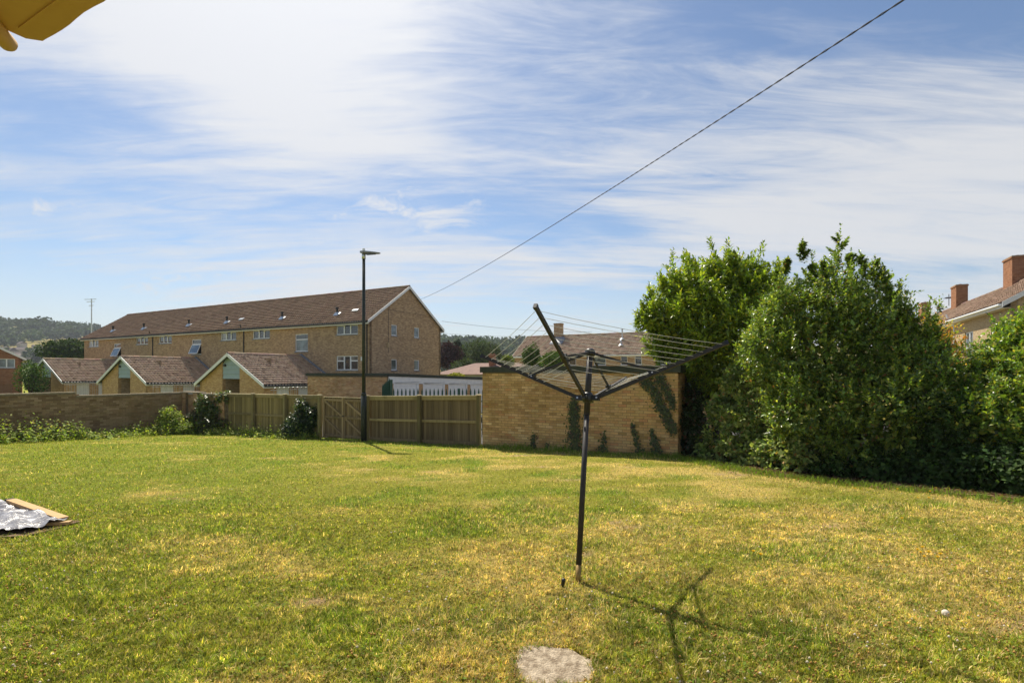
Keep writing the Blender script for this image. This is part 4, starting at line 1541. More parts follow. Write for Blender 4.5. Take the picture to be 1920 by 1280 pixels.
for k in range(4):
    a = -0.509 + k * math.pi / 2
    rad = e1 * math.cos(a) + e2 * math.sin(a)
    tang = axv.cross(rad).normalized()
    tip = hub + rad * 1.094 + axv * 0.419
    root_ = hub + rad * 0.075 + axv * 0.0
    dirs.append((root_, tip, tang))
    m = MB()
    m.beam(hub + rad * 0.03, hub + rad * 0.105, 0.034, 0.045, axv)
    br_ = m.build('arm_bracket', 'black_plastic', ra)
    m = MB()
    m.tube([hub + rad * 0.085 - tang * 0.024, hub + rad * 0.085 + tang * 0.024], 0.008, 8)
    m.build('rivet', 'screw', br_)
    m = MB()
    nrm_ = (tip - root_).normalized().cross(tang)
    m.beam(root_, tip, 0.021, 0.031, nrm_)
    arm = m.build('arm', 'black_metal', ra)
    m = MB()
    dd = (tip - root_).normalized()
    m.beam(tip - dd * 0.012, tip + dd * 0.014, 0.026, 0.036, nrm_)
    m.build('end_cap', 'black_plastic', arm)
    jp = root_ + (tip - root_) * FR_
    upn = nrm_ if nrm_.dot(axv) > 0 else -nrm_
    m = MB()
    m.beam(jp - dd * 0.03 + upn * 0.012, jp + dd * 0.03 + upn * 0.012, 0.034, 0.052, nrm_)
    jb = m.build('strut_joint', 'black_plastic', arm)
    m = MB()
    m.tube([jp - tang * 0.020 + upn * 0.01, jp + tang * 0.020 + upn * 0.01], 0.007, 8)
    m.build('rivet', 'screw', jb)
    m = MB()
    m.beam(top - axv * 0.012 + rad * 0.03, jp + upn * 0.03, 0.013, 0.019, axv)
    m.build('strut', 'black_metal', ra)
frs = [0.345, 0.415, 0.50, 0.565, 0.63, 0.695, 0.76, 0.83, 0.90, 0.965]
for q in range(4):
    for f in frs:
        r0, t0, g0 = dirs[q]
        r1, t1, g1 = dirs[(q + 1) % 4]
        p = r0 + (t0 - r0) * f
        s = r1 + (t1 - r1) * (f + 0.012)
        sag = (p - s).length * random.uniform(0.006, 0.014)
        pts = [p.lerp(s, w) - Vector((0, 0, sag * 4 * w * (1 - w))) for w in np.linspace(0, 1, 7)]
        m = MB()
        m.tube(pts, 0.0019, 5)
        m.build('washing_line', 'line', ra, True)
# small black cap of the socket lying in the grass
cp = tag(None or thing('socket_cap', 'small black plastic socket cap lying beside the dryer pole', 'cap', (0.385, 3.93, LZ(0.385, 3.93)), 0.4), None)
m = MB()
m.tube([(0, 0, 0.0), (0.008, -0.008, 0.05), (0.012, -0.012, 0.062)], [0.012, 0.016, 0.010], 10)
m.build('cap', 'black_plastic', cp, True)

# ------------------------------------------------------------------ overhead cables
def cable(name, label, p, q, sag, r, mat, n=40, twist=0.0):
    pts = []
    for w in np.linspace(0, 1, n):
        c = p.lerp(q, w)
        c.z -= sag * 4 * w * (1 - w)
        pts.append(c)
    m = MB()
    if twist:
        L = (q - p).length
        for s in (0, math.pi):
            pp = []
            N = int(L / twist * 5)
            for k in range(N + 1):
                w = k / N
                c = p.lerp(q, w)
                c.z -= sag * 4 * w * (1 - w)
                a = w * L / twist * 2 * math.pi + s
                pp.append(c + Vector((math.cos(a) * r, 0, math.sin(a) * r)))
            m.tube(pp, r * 0.8, 5)
    else:
        m.tube(pts, r, 5)
    o = m.build(name, mat)
    return tag(o, label, 'cable')


cable('overhead_cable', 'thick black twisted overhead cable rising from behind the flats across the sky', at(770, 568, 50), at(1790, -62, 6.0), 0.45, 0.0085, 'cable', twist=0.42)
cable('overhead_wire', 'upper thin wire strung from the gable end towards the far houses', at(828, 602, 46), at(1110, 622, 62), 0.3, 0.013, 'thin_cable')
cable('overhead_wire', 'lower thin wire strung from the gable end above the round tree', at(825, 624, 46), at(1100, 622, 66), 0.45, 0.010, 'thin_cable')
mst = thing('aerial_mast', 'tall thin aerial mast rising behind the far end of the flats', 'aerial', (-54.2, 66, -2.0))
m = MB()
m.tube([(0, 0, 0), (0, 0, 13.2)], [0.09, 0.06], 8)
m.build('mast', 'galv', mst)
for z, w in ((13.1, 0.9), (12.8, 0.6), (12.3, 0.35)):
    m = MB()
    m.tube([(-w, 0, z), (w * 0.7, 0, z + 0.05)], 0.035, 6)
    m.build('aerial_arm', 'galv', mst)

# ------------------------------------------------------------------ porch canopy over the camera's doorway
pc = thing('porch_canopy', 'tan painted concrete canopy corner with drain spout overhead', 'canopy', (-1.73, 1.87, LZ(-1.73, 1.87)), GA)
zs = CAM_Z + 1.2 - LZ(-1.73, 1.87)
me_ = MB()
nE = 26
ed = [(1.5 * k / nE, random.uniform(-0.004, 0.005)) for k in range(nE + 1)]
ed[0] = (0.035, 0.0)
bot, tp2 = [(0.0, -0.035)] + ed, None
ring = bot + [(1.5, -1.3), (0.0, -1.3)]
b_i = [(x, y, zs) for x, y in ring]
t_i = [(x, y, zs + 0.14) for x, y in ring]
me_.face(list(reversed(b_i)))
me_.face(t_i)
for k in range(len(ring)):
    k2 = (k + 1) % len(ring)
    me_.face([b_i[k], b_i[k2], t_i[k2], t_i[k]])
me_.build('slab', 'tan_paint', pc)
m = MB()
m.box(0.06, 1.5, -0.075, -0.066, zs - 0.006, zs - 0.001)
m.build('drip_groove', 'tan_paint', pc)
m = MB()
m.tube([(0.35, -0.38, zs - 0.016), (-0.01, -0.105, zs - 0.016), (-0.062, -0.062, zs - 0.016), (-0.074, -0.052, zs - 0.016)], [0.029, 0.029, 0.027, 0.018], 16)
m.build('drain_spout', 'tan_paint', pc, True)
m = MB()
m.box(0.0, 1.5, -1.5, -1.302, -0.1, zs + 0.4)
m.build('wall_stub', 'flat_brick', pc)

# ------------------------------------------------------------------ things lying on the lawn
sl = thing('paving_slab', 'worn pale concrete slab sunk in the lawn', 'slab', (0.225, 2.735, LZ(0.225, 2.735) - 0.012))
m = MB()
ang = np.linspace(0, 2 * math.pi, 40, endpoint=False)
ring = []
for a in ang:
    sx, sy = 0.222, 0.225
    ca, sa = math.cos(a), math.sin(a)
    k = 1 / (abs(ca) ** 3.2 + abs(sa) ** 3.2) ** (1 / 3.2)
    k *= 1 - 0.16 * math.exp(-((a - 0.75) / 0.5) ** 2) + 0.05 * math.sin(3 * a + 1) + 0.04 * math.sin(7 * a) + random.uniform(-0.025, 0.025)
    ring.append((sx * k * ca + (-0.02 if sa > 0 and ca < 0 else 0), sy * k * sa))
cz = 0.026
for k in range(40):
    p, q = ring[k], ring[(k + 1) % 40]
    for s0, s1, z0, z1 in ((1.0, 0.93, 0.0, cz - 0.004), (0.93, 0.5, cz - 0.004, cz), ):
        m.face([(p[0] * s0, p[1] * s0, z0), (q[0] * s0, q[1] * s0, z0), (q[0] * s1, q[1] * s1, z1), (p[0] * s1, p[1] * s1, z1)])
    m.face([(p[0], p[1], -0.04), (q[0], q[1], -0.04), (q[0], q[1], 0.0), (p[0], p[1], 0.0)])
    m.face([(p[0] * 0.5, p[1] * 0.5, cz), (q[0] * 0.5, q[1] * 0.5, cz), (0, 0, cz)])
m.build('slab', 'slab', sl)

pl = thing('loose_plank', 'sawn pale pine plank lying at the edge of the plastic sheet', 'plank', (-5.95, 6.42, LZ(-5.95, 6.42) + 0.02), 0)
m = MB()
m.beam((-0.72, 0.40, 0.05), (0.66, -0.38, 0.028), 0.10, 0.045)
m.build('plank', 'plank', pl)
pl2 = thing('short_offcut', 'short pale timber offcut lying by the tip of the plastic sheet', 'plank', (-5.2, 5.80, LZ(-5.2, 5.80) + 0.01), 0)
m = MB()
m.beam((-0.16, -0.03, 0.03), (0.16, 0.05, 0.03), 0.07, 0.03)
m.build('offcut', 'plank', pl2)
pl3 = thing('loose_plank', 'dark rough board half hidden in grass behind the pine plank', 'plank', (-6.55, 6.85, LZ(-6.55, 6.85) + 0.01), 0)
m = MB()
m.beam((-0.4, 0.22, 0.045), (0.25, -0.16, 0.03), 0.09, 0.04)
m.build('board', 'bark', pl3)
xs, ys = np.linspace(-7.6, -5.05, 90), np.linspace(5.2, 6.9, 60)
X, Y, T = grid(xs, ys)
def sheet_in(X, Y, g=0.0):
    w = 0.12 * (fbm(X, Y, 0.35, 44) - 0.5)
    return (Y < 6.30 + g - 0.56 * (X + 5.8) + w) & (X < -5.12 + g + w + 0.22 * (Y - 5.7)) & (Y > 5.45 - g + 0.22 * (X + 5.2) + w)
inn = sheet_in(X, Y)
Zs_ = lz(X, Y) + 0.03 + 0.16 * fbm(X, Y, 0.20, 301) * fbm(X, Y, 0.5, 305) + 0.07 * np.abs(fbm(X, Y, 0.11, 309, 3) - 0.5) + 0.012 * np.sin(X * 17 + Y * 21)
ps = link('plastic_sheet', fast_mesh('plastic_sheet', np.stack([X, Y, Zs_], 1), T[inn[T].all(1)], 'polythene'))
tag(ps, 'crumpled grey plastic sheet spread on the lawn beside planks', 'plastic sheet')
inn = sheet_in(X, Y, 0.12)
so_ = link('soil_patch', fast_mesh('soil_patch', np.stack([X, Y, lz(X, Y) + 0.006 + 0.02 * fbm(X, Y, 0.15, 12)], 1), T[inn[T].all(1)], 'soil'))
tag(so_, 'bare brown soil patch under the plastic sheet', 'soil', kind='structure')

pu = thing('puffball', 'pale round puffball mushroom alone in the grass', 'mushroom', (2.45, 2.9, LZ(2.45, 2.9)))
gp = at(1773, 1155, 1.42 / ((1155 - 699) / 960 - 0.055))
pu.location = (gp.x, gp.y, LZ(gp.x, gp.y) + 0.01)
m = MB()
m.tube([(0, 0, -0.01), (0, 0, 0.0), (0, 0, 0.012), (0, 0, 0.026), (0, 0, 0.035), (0, 0, 0.039)], [0.009, 0.017, 0.022, 0.021, 0.013, 0.003], 14)
m.build('cap', 'puffball', pu, True)

# ------------------------------------------------------------------ grass
def blades(name, x, y, h, w, col, lean, seg3):
    n = len(x)
    comb = fbm(x, y, 0.06, 211, 2) * 18
    z = lz(x, y) - 0.004
    a = comb + rng.normal(0, 0.9, n)
    f = np.stack([np.cos(a), np.sin(a), np.zeros(n)], 1)
    tw_ = a + rng.normal(0, 0.8, n)
    s = np.stack([-np.sin(tw_), np.cos(tw_), np.zeros(n)], 1)
    p = np.stack([x, y, z], 1)
    up = np.array([0, 0, 1.0])
    tip = p + f * (lean * h)[:, None] + up * (h * np.sqrt(np.clip(1 - lean ** 2 * 0.6, 0.1, 1)))[:, None]
    if seg3:
        mid = p + f * (lean * h * 0.32)[:, None] + up * (h * 0.58)[:, None]
        co = np.stack([p - s * w[:, None] / 2, p + s * w[:, None] / 2, mid - s * w[:, None] * 0.42, mid + s * w[:, None] * 0.42, tip], 1)
        b = np.arange(n)[:, None] * 5
        t = np.concatenate([b + np.array([[0, 1, 3]]), b + np.array([[0, 3, 2]]), b + np.array([[2, 3, 4]])], 1).reshape(-1, 3)
        k = 5
    else:
        co = np.stack([p - s * w[:, None] / 2, p + s * w[:, None] / 2, tip], 1)
        t = np.arange(n * 3).reshape(-1, 3)
        k = 3
    return co.reshape(-1, 3), t, np.repeat(col, k, axis=0)


def scatter(n, y0, y1):
    y = np.exp(rng.uniform(math.log(y0), math.log(y1), n))
    x = rng.uniform(-1.12, 1.12, n) * y + rng.normal(0, 0.1, n)
    return x, y


def on_lawn(x, y):
    ok = x < hedge_line(y) + 0.25 * (rng.random(len(x)) - 0.4)
    ok |= y > 14.5
    wallv = (x + 0.905) * 0.471 + (y - 15.8) * 0.882
    ok &= wallv < -0.05
    ok &= ~((((np.abs(x - 0.225) / 0.21) ** 3 + (np.abs(y - 2.735) / 0.20) ** 3) < 0.72 + 0.3 * rng.random(len(x))))
    ok &= ~(sheet_in(x, y, -0.02) & (rng.random(len(x)) < 0.95))
    ok &= (x - QW.x) * AX.x + (y - QW.y) * AX.y > 0.05
    return ok


parts = []
off = 0
for n, y0, y1, seg in ((330000, 2.25, 7.0, True), (320000, 7.0, 24.0, False)):
    x, y = scatter(n, y0, y1)
    d, bare, lush = lawn_fields(x, y)
    ok = on_lawn(x, y) & (rng.random(n) > 0.75 * bare)
    x, y, d, bare, lush = x[ok], y[ok], d[ok], bare[ok], lush[ok]
    n = len(x)
    tall = sstep(fbm(x, y, 0.45, 131), 0.52, 0.74)
    h = (0.014 + 0.020 * rng.random(n) + 0.026 * tall * rng.random(n) + 0.028 * lush * rng.random(n)) * np.where(rng.random(n) < 0.02, 1.8, 1)
    w = (0.0032 + 0.0030 * rng.random(n)) * np.maximum(1, (y / 3.5)) ** 0.75
    h = h * np.maximum(1, y / 9) ** 0.25
    base = lawn_col(x, y)
    r_ = rng.random(n)
    straw = r_ < 0.13 + 0.34 * d
    col = base * (0.85 + 0.55 * rng.random((n, 1)))
    col[straw] = np.array([0.74, 0.56, 0.26]) * (0.7 + 0.6 * rng.random((straw.sum(), 1)))
    green = (~straw) & (rng.random(n) < 0.4)
    col[green] = np.array([0.225, 0.29, 0.036]) * (0.7 + 0.7 * rng.random((green.sum(), 1)))
    yel = (~straw) & (~green) & (rng.random(n) < 0.25)
    col[yel] = np.array([0.46, 0.42, 0.06]) * (0.7 + 0.6 * rng.random((yel.sum(), 1)))
    clump = fbm(x, y, 0.055, 221, 2)
    big = fbm(x, y, 0.45, 231, 2)
    col = col * (0.62 + 0.80 * sstep(clump, 0.25, 0.80) * (0.75 + 0.5 * big))[:, None] * rng.uniform(0.6, 1.4, (n, 1))
    h = h * (0.75 + 0.5 * clump)
    c_, t_, k_ = blades('grass', x, y, h, w, col, 0.25 + 0.72 * rng.random(n), seg)
    parts.append((c_, t_ + off, k_))
    off += len(c_)
def strip(p0, dv, nv, L, n, wd, hmin, hmax, col):
    global off
    a = rng.random(n) * L
    o_ = np.abs(rng.normal(0, wd, n)) + 0.03
    x = p0.x + dv.x * a - nv.x * o_
    y = p0.y + dv.y * a - nv.y * o_
    patch = sstep(fbm(a, a * 0 + p0.x, 0.5, 501, 2), 0.25, 0.75)
    h = (hmin + (hmax - hmin) * rng.random(n) ** 2) * (0.4 + 0.8 * patch) * np.exp(-o_ / (wd * 2.2))
    cl = np.array(col) * (0.6 + 0.8 * rng.random((n, 1)))
    st = rng.random(n) < 0.18
    cl[st] = np.array([0.60, 0.48, 0.22]) * (0.7 + 0.5 * rng.random((st.sum(), 1)))
    c_, t_, k_ = blades('grass', x, y, h, 0.006 + 0.006 * rng.random(n), cl, 0.2 + 0.6 * rng.random(n), True)
    parts.append((c_, t_ + off, k_))
    off += len(c_)


strip(A_, AX, AN, 5.9, 6500, 0.20, 0.06, 0.30, (0.20, 0.31, 0.035))
strip(FR - AX * 7.0, AX, AN, 7.1, 5000, 0.13, 0.04, 0.17, (0.21, 0.30, 0.035))
strip(FR - AX * 13.2, AX, AN, 6.2, 6500, 0.42, 0.08, 0.34, (0.26, 0.33, 0.05))
strip(QW, -AN, -AX, 9.0, 9000, 0.65, 0.08, 0.36, (0.27, 0.34, 0.05))
yy_ = rng.uniform(7.0, 13.2, 6000)
xx_ = hedge_line(yy_) - np.abs(rng.normal(0.0, 0.28, 6000)) - 0.05
c_, t_, k_ = blades('grass', xx_, yy_, 0.04 + 0.11 * rng.random(6000) ** 2, 0.005 + 0.005 * rng.random(6000), np.array([0.20, 0.29, 0.035]) * (0.6 + 0.8 * rng.random((6000, 1))), 0.3 + 0.5 * rng.random(6000), True)
parts.append((c_, t_ + off, k_))
off += len(c_)
th_ = rng.random(900) * 6.283
rr_ = (np.abs(np.cos(th_)) ** 3.2 + np.abs(np.sin(th_)) ** 3.2) ** (-1 / 3.2) * rng.normal(0.97, 0.06, 900)
xx_, yy_ = 0.225 + 0.222 * rr_ * np.cos(th_), 2.735 + 0.22 * rr_ * np.sin(th_)
cs_ = np.where(rng.random((900, 1)) < 0.5, np.array([[0.62, 0.45, 0.22]]), np.array([[0.24, 0.29, 0.04]])) * (0.6 + 0.7 * rng.random((900, 1)))
c_, t_, k_ = blades('grass', xx_, yy_, 0.03 + 0.03 * rng.random(900), 0.003 + 0.003 * rng.random(900), cs_, 0.5 + 0.45 * rng.random(900), True)
parts.append((c_, t_ + off, k_))
off += len(c_)
gm = fast_mesh('grass', np.concatenate([p[0] for p in parts]), np.concatenate([p[1] for p in parts]), 'grass', np.concatenate([p[2] for p in parts]))
tag(link('grass', gm), 'short mown grass blades, green and straw coloured', 'grass', kind='stuff')

# low broad leaves (plantain, clover, dandelion) in the sward
n = 26000
x, y = scatter(n, 2.25, 12)
ok = on_lawn(x, y) & (fbm(x, y, 0.35, 151) > 0.5)
x, y = x[ok], y[ok]
n = len(x)
a = rng.random(n) * 6.283
ax = np.stack([np.cos(a), np.sin(a), 0.35 + 0.5 * rng.random(n)], 1)
col = pick([((0.15, 0.22, 0.022), 4), ((0.24, 0.28, 0.035), 3), ((0.40, 0.31, 0.09), 2)], n)
lm = leaf_mesh('lawn_weed_leaves', np.stack([x, y, lz(x, y) + 0.012 * rng.random(n)], 1), ax, np.tile([0, 0, 1.0], (n, 1)), 0.016 + 0.02 * rng.random(n), 0.6, col, 'leaf_soft')
tag(link('lawn_weed_leaves', lm), 'small clover and plantain leaves growing through the lawn', 'weeds', kind='stuff')

# clover heads, far too many to count: white, fading to brown
n = 5200
x, y = scatter(n, 2.3, 9)
ok = on_lawn(x, y) & (fbm(x, y, 0.6, 161) > 0.47)
x, y = x[ok], y[ok]
oc = np.array([(1, 0, 0), (-1, 0, 0), (0, 1, 0), (0, -1, 0), (0, 0, 1), (0, 0, -1)], float)
ot = np.array([(0, 2, 4), (2, 1, 4), (1, 3, 4), (3, 0, 4), (2, 0, 5), (1, 2, 5), (3, 1, 5), (0, 3, 5)])
n = len(x)
r_ = 0.0045 + 0.0055 * rng.random(n)
c_ = np.stack([x, y, lz(x, y) + 0.03 + 0.02 * rng.random(n)], 1)
cc = np.where(rng.random(n)[:, None] < 0.16, np.array([[0.75, 0.66, 0.48]]), np.array([[0.50, 0.29, 0.085]])) * (0.7 + 0.5 * rng.random((n, 1)))
co = (c_[:, None] + oc[None] * r_[:, None, None]).reshape(-1, 3)
tt = (np.arange(n)[:, None, None] * 6 + ot[None]).reshape(-1, 3)
cm = fast_mesh('clover_flowers', co, tt, 'flower_white', np.repeat(cc, 6, axis=0))
tag(link('clover_flowers', cm), 'white and faded brown clover heads dotted through the near lawn', 'flowers', kind='stuff')

# yellow flowers: a few, each its own
m = MB()
m.tube([(0, 0, 0), (0.006, 0.004, 0.075)], 0.0016, 5)
st_ = m.mesh('stem', 'stem')
m = MB()
for k in range(9):
    a = k * 2 * math.pi / 9
    c_, s_ = math.cos(a), math.sin(a)
    m.face([(0.006, 0.004, 0.074), (0.006 + 0.012 * math.cos(a - 0.3), 0.004 + 0.012 * math.sin(a - 0.3), 0.082), (0.006 + 0.020 * c_, 0.004 + 0.020 * s_, 0.086), (0.006 + 0.012 * math.cos(a + 0.3), 0.004 + 0.012 * math.sin(a + 0.3), 0.082)])
m.tube([(0.006, 0.004, 0.072), (0.006, 0.004, 0.088)], [0.007, 0.006], 7)
hd_ = m.mesh('flower_head', 'flower_yellow')
for u, v in ((1412, 1050), (1427, 1058), (1690, 985), (1651, 1031), (1720, 1048), (1731, 1045), (1742, 1056), (1762, 1058), (1735, 1062), (1603, 926), (1684, 928), (1743, 931), (1720, 944), (1741, 945), (1760, 1064), (1725, 1052)):
    Yv = 1.42 / ((v - 699) / 960 - 0.055)
    p = at(u, v, Yv)
    o = thing('hawkbit_flower', 'small yellow hawkbit flower standing in the lawn near the hedge', 'flower', (p.x, p.y, LZ(p.x, p.y)), random.random() * 6, 'yellow flowers in the lawn')
    s_ = random.uniform(0.9, 1.25)
    o.scale = (s_, s_, s_)
    link('stem', st_, o)
    link('flower_head', hd_, o)

# ------------------------------------------------------------------ plants along the left wall and fences
PAL_WEED = [((0.26, 0.34, 0.055), 4), ((0.38, 0.42, 0.09), 3), ((0.15, 0.23, 0.04), 2.5), ((0.42, 0.38, 0.11), 1)]
PAL_IVY = [((0.062, 0.085, 0.018), 5), ((0.095, 0.12, 0.024), 3), ((0.16, 0.17, 0.035), 1), ((0.14, 0.08, 0.035), 0.6)]


def low_plants(n, x, y, hmax, pal, per=7, leaf=0.075, mat='leaf_soft'):
    z = lz(x, y)
    base = np.stack([x, y, z], 1)
    dr = unit(np.stack([rng.normal(0, 0.45, n), rng.normal(0, 0.45, n), np.ones(n)], 1))
    ln = hmax * (0.3 + 0.8 * rng.random(n))
    return shoots(base, dr, ln, per, leaf, pal, (85, 60), 0.25)


parts = []
# drifts along the garden wall (a: metres from the corner), then along the fence
wa = rng.random(900) * 8.6 - 0.2
off_ = np.abs(rng.normal(0.6, 0.5, 900)) + 0.06
pw = np.array(QW.xy)[None] - np.array(AN.xy)[None] * wa[:, None] + np.array(AX.xy)[None] * off_[:, None]
hh = 0.35 + 0.55 * np.clip(np.sin(wa * 1.3) * 0.5 + 0.5, 0, 1) * (rng.random(900)) + 0.35 * (wa > 4)
parts.append(low_plants(900, pw[:, 0], pw[:, 1], hh, PAL_WEED, 9, 0.11))
fa = -13.4 + rng.random(700) * 6.5
off_ = np.abs(rng.normal(0.2, 0.32, 700)) + 0.12
pw = np.array(FR.xy)[None] + np.array(AX.xy)[None] * fa[:, None] - np.array(AN.xy)[None] * off_[:, None]
hh = (0.22 + 0.5 * rng.random(700) ** 2) * np.where(fa < -12.2, 1.4, 1)
parts.append(low_plants(700, pw[:, 0], pw[:, 1], hh, PAL_WEED, 8, 0.085))
wd = cat_leaves('wall_foot_weeds', parts, 0.62, 'leaf_soft', None)
tag(wd, 'pale green leafy weeds along the foot of garden wall and fence', 'weeds', kind='stuff')


def bush(name, label, cat, lobes, per_m2, per, leaf, pal, wr=0.45, mat='leaf', ln=(0.2, 0.4), upb=0.5, stems=5, splay=(70, 25), droop=0.0, group=None, zmin=0.0, inner=0.62, extra=None, foot=None, crown='foliage', stem='stems', outj=0.35, trunk_r=0.03, fill=170, sub=0, tops=0):
    c0 = np.mean([np.array(l[0]) for l in lobes], 0)
    fx, fy = foot if foot else (c0[0], c0[1])
    fz = G(fx, fy)
    root = thing(name, label, cat, (fx, fy, fz), 0, group)
    o = np.array([fx, fy, fz])
    big = lobes
    if sub:
        big = []
        for c_, r_ in lobes:
            r3 = np.array(r_ if hasattr(r_, '__len__') else (r_,) * 3, float)
            big.append((c_, r3 * 0.80))
            for q_ in range(sub):
                dd_ = unit(rng.normal(size=3))
                dd_[2] = dd_[2] * 0.8 + 0.15
                big.append((tuple(np.array(c_) + dd_ * r3 * rng.uniform(0.62, 0.86)), r3 * rng.uniform(0.24, 0.42)))
    p, d = lobes_points(big, per_m2, inner, zmin=zmin)
    n = len(p)
    dr = unit(d + np.array([0, 0, upb]) + rng.normal(0, outj, (n, 3)))
    L = rng.uniform(ln[0], ln[1], n)
    parts = [shoots(p - dr * L[:, None] * 0.6 - o, dr, L, per, leaf, pal, splay, droop)]
    if fill:
        q, dq = lobes_points([(c_, np.array(r_ if hasattr(r_, '__len__') else (r_,) * 3) * 0.82) for c_, r_ in lobes], fill, 0.1, 1.0, zmin=zmin)
        k = len(q)
        lw = leaf * 0.6 + 0.07
        parts.append((q - o, unit(rng.normal(size=(k, 3))), rng.normal(size=(k, 3)) + np.array([0, 0, 0.5]), lw * (0.7 + 0.6 * rng.random(k)), pick(pal, k)))
    if tops:
        up_ = np.where(d[:, 2] > 0.25)[0]
        pk = rng.choice(up_, min(tops, len(up_)), replace=False)
        Lt = rng.uniform(0.35, 0.85, len(pk)) * ln[1] * 2.0
        dt = unit(np.array([0, 0, 1.0]) + d[pk] * 0.35 + rng.normal(0, 0.16, (len(pk), 3)))
        parts.append(shoots(p[pk] - o - dt * 0.1, dt, Lt, per + 6, leaf * 0.92, pal, (58, 20)))
        for q_ in range(3):
            sb = p[pk] - o + dt * (Lt * rng.uniform(0.1, 0.6, len(pk)))[:, None]
            parts.append(shoots(sb, unit(dt + rng.normal(0, 0.7, (len(pk), 3))), Lt * 0.4, per, leaf * 0.85, pal, (60, 25)))
    if extra:
        for e in extra:
            parts.append(tuple([e[0] - o, *e[1:]]))
    cat_leaves(crown, parts, wr, mat, root)
    m = MB()
    for k in range(stems):
        l = lobes[k % len(lobes)]
        q = Vector(l[0]) - Vector(o)
        b = Vector((random.uniform(-0.15, 0.15), random.uniform(-0.15, 0.15), -0.05))
        mid = b.lerp(q, 0.5) + Vector((random.uniform(-0.2, 0.2), random.uniform(-0.2, 0.2), 0.1))
        tp = q + Vector((0, 0, 0.5 * (l[1] if not hasattr(l[1], '__len__') else l[1][2])))
        m.tube([b, b.lerp(mid, 0.5) + Vector((0.03, 0.02, 0)), mid, q, tp], [trunk_r, trunk_r * 0.85, trunk_r * 0.65, trunk_r * 0.45, trunk_r * 0.15], 7)
    m.build(stem, 'bark', root, True)
    return root


def along(x, off, z):
    p = FR + AX * x - AN * off
    return (p.x, p.y, z)


def fenceY(x, off, h):
    p = FR + AX * x - AN * off
    return (p.x, p.y, G(p.x, p.y) + h)


bush('ivy_clump', 'dense ivy clump swallowing the post between brick pier and pale fence', 'ivy',
     [(fenceY(-13.75, 0.08, 1.25), (0.75, 0.45, 0.5)), (fenceY(-14.1, 0.1, 0.7), (0.6, 0.45, 0.7)), (fenceY(-13.3, 0.05, 0.75), (0.55, 0.4, 0.8)), (fenceY(-13.0, 0.05, 1.55), (0.35, 0.3, 0.3))],
     60, 8, 0.085, [((0.045, 0.09, 0.02), 4), ((0.12, 0.17, 0.035), 3), ((0.20, 0.24, 0.05), 1.5), ((0.22, 0.12, 0.05), 0.5)], 0.8, splay=(85, 60), ln=(0.12, 0.25))
bush('ivy_bush', 'dark ivy bush with pale sprays against the fence beside the gate', 'ivy',
     [(fenceY(-7.75, 0.35, 0.55), (0.55, 0.4, 0.55)), (fenceY(-7.9, 0.2, 1.1), (0.28, 0.22, 0.45)), (fenceY(-7.35, 0.25, 0.85), (0.28, 0.22, 0.5)), (fenceY(-8.25, 0.35, 0.35), (0.4, 0.35, 0.4))],
     55, 8, 0.085, [((0.026, 0.055, 0.018), 6), ((0.05, 0.095, 0.025), 3), ((0.20, 0.25, 0.07), 0.8)], 0.7, splay=(85, 55), ln=(0.12, 0.28))
q1 = QW - AN * 0.9 + AX * 0.7
bush('elder_bush', 'bright leafy bush in the corner below the garden wall', 'bush',
     [((q1.x, q1.y, G(q1.x, q1.y) + 0.45), (0.6, 0.55, 0.5)), ((q1.x + 0.7, q1.y - 0.2, G(q1.x, q1.y) + 0.25), (0.5, 0.4, 0.35)), ((q1.x - 0.15, q1.y, G(q1.x, q1.y) + 0.85), (0.3, 0.3, 0.3))],
     34, 9, 0.13, PAL_WEED, 0.5, 'leaf_soft', splay=(80, 55), droop=0.3)
q1 = QW - AN * 0.35 + AX * 1.3
bush('ivy_bush', 'dark ivy growing over the foot of the brick piers', 'ivy',
     [((q1.x, q1.y, G(q1.x, q1.y) + 0.4), (0.6, 0.4, 0.55)), ((q1.x + 1.1, q1.y - 0.5, G(q1.x, q1.y) + 0.4), (0.6, 0.35, 0.5))], 50, 8, 0.085, PAL_IVY, 0.75, splay=(85, 60), ln=(0.12, 0.25))

# ivy climbing the near garage wall
GLX = lambda a, off, z: Vector((A_.x, A_.y, -0.95)) + AX * a - AN * off + Vector((0, 0, z))


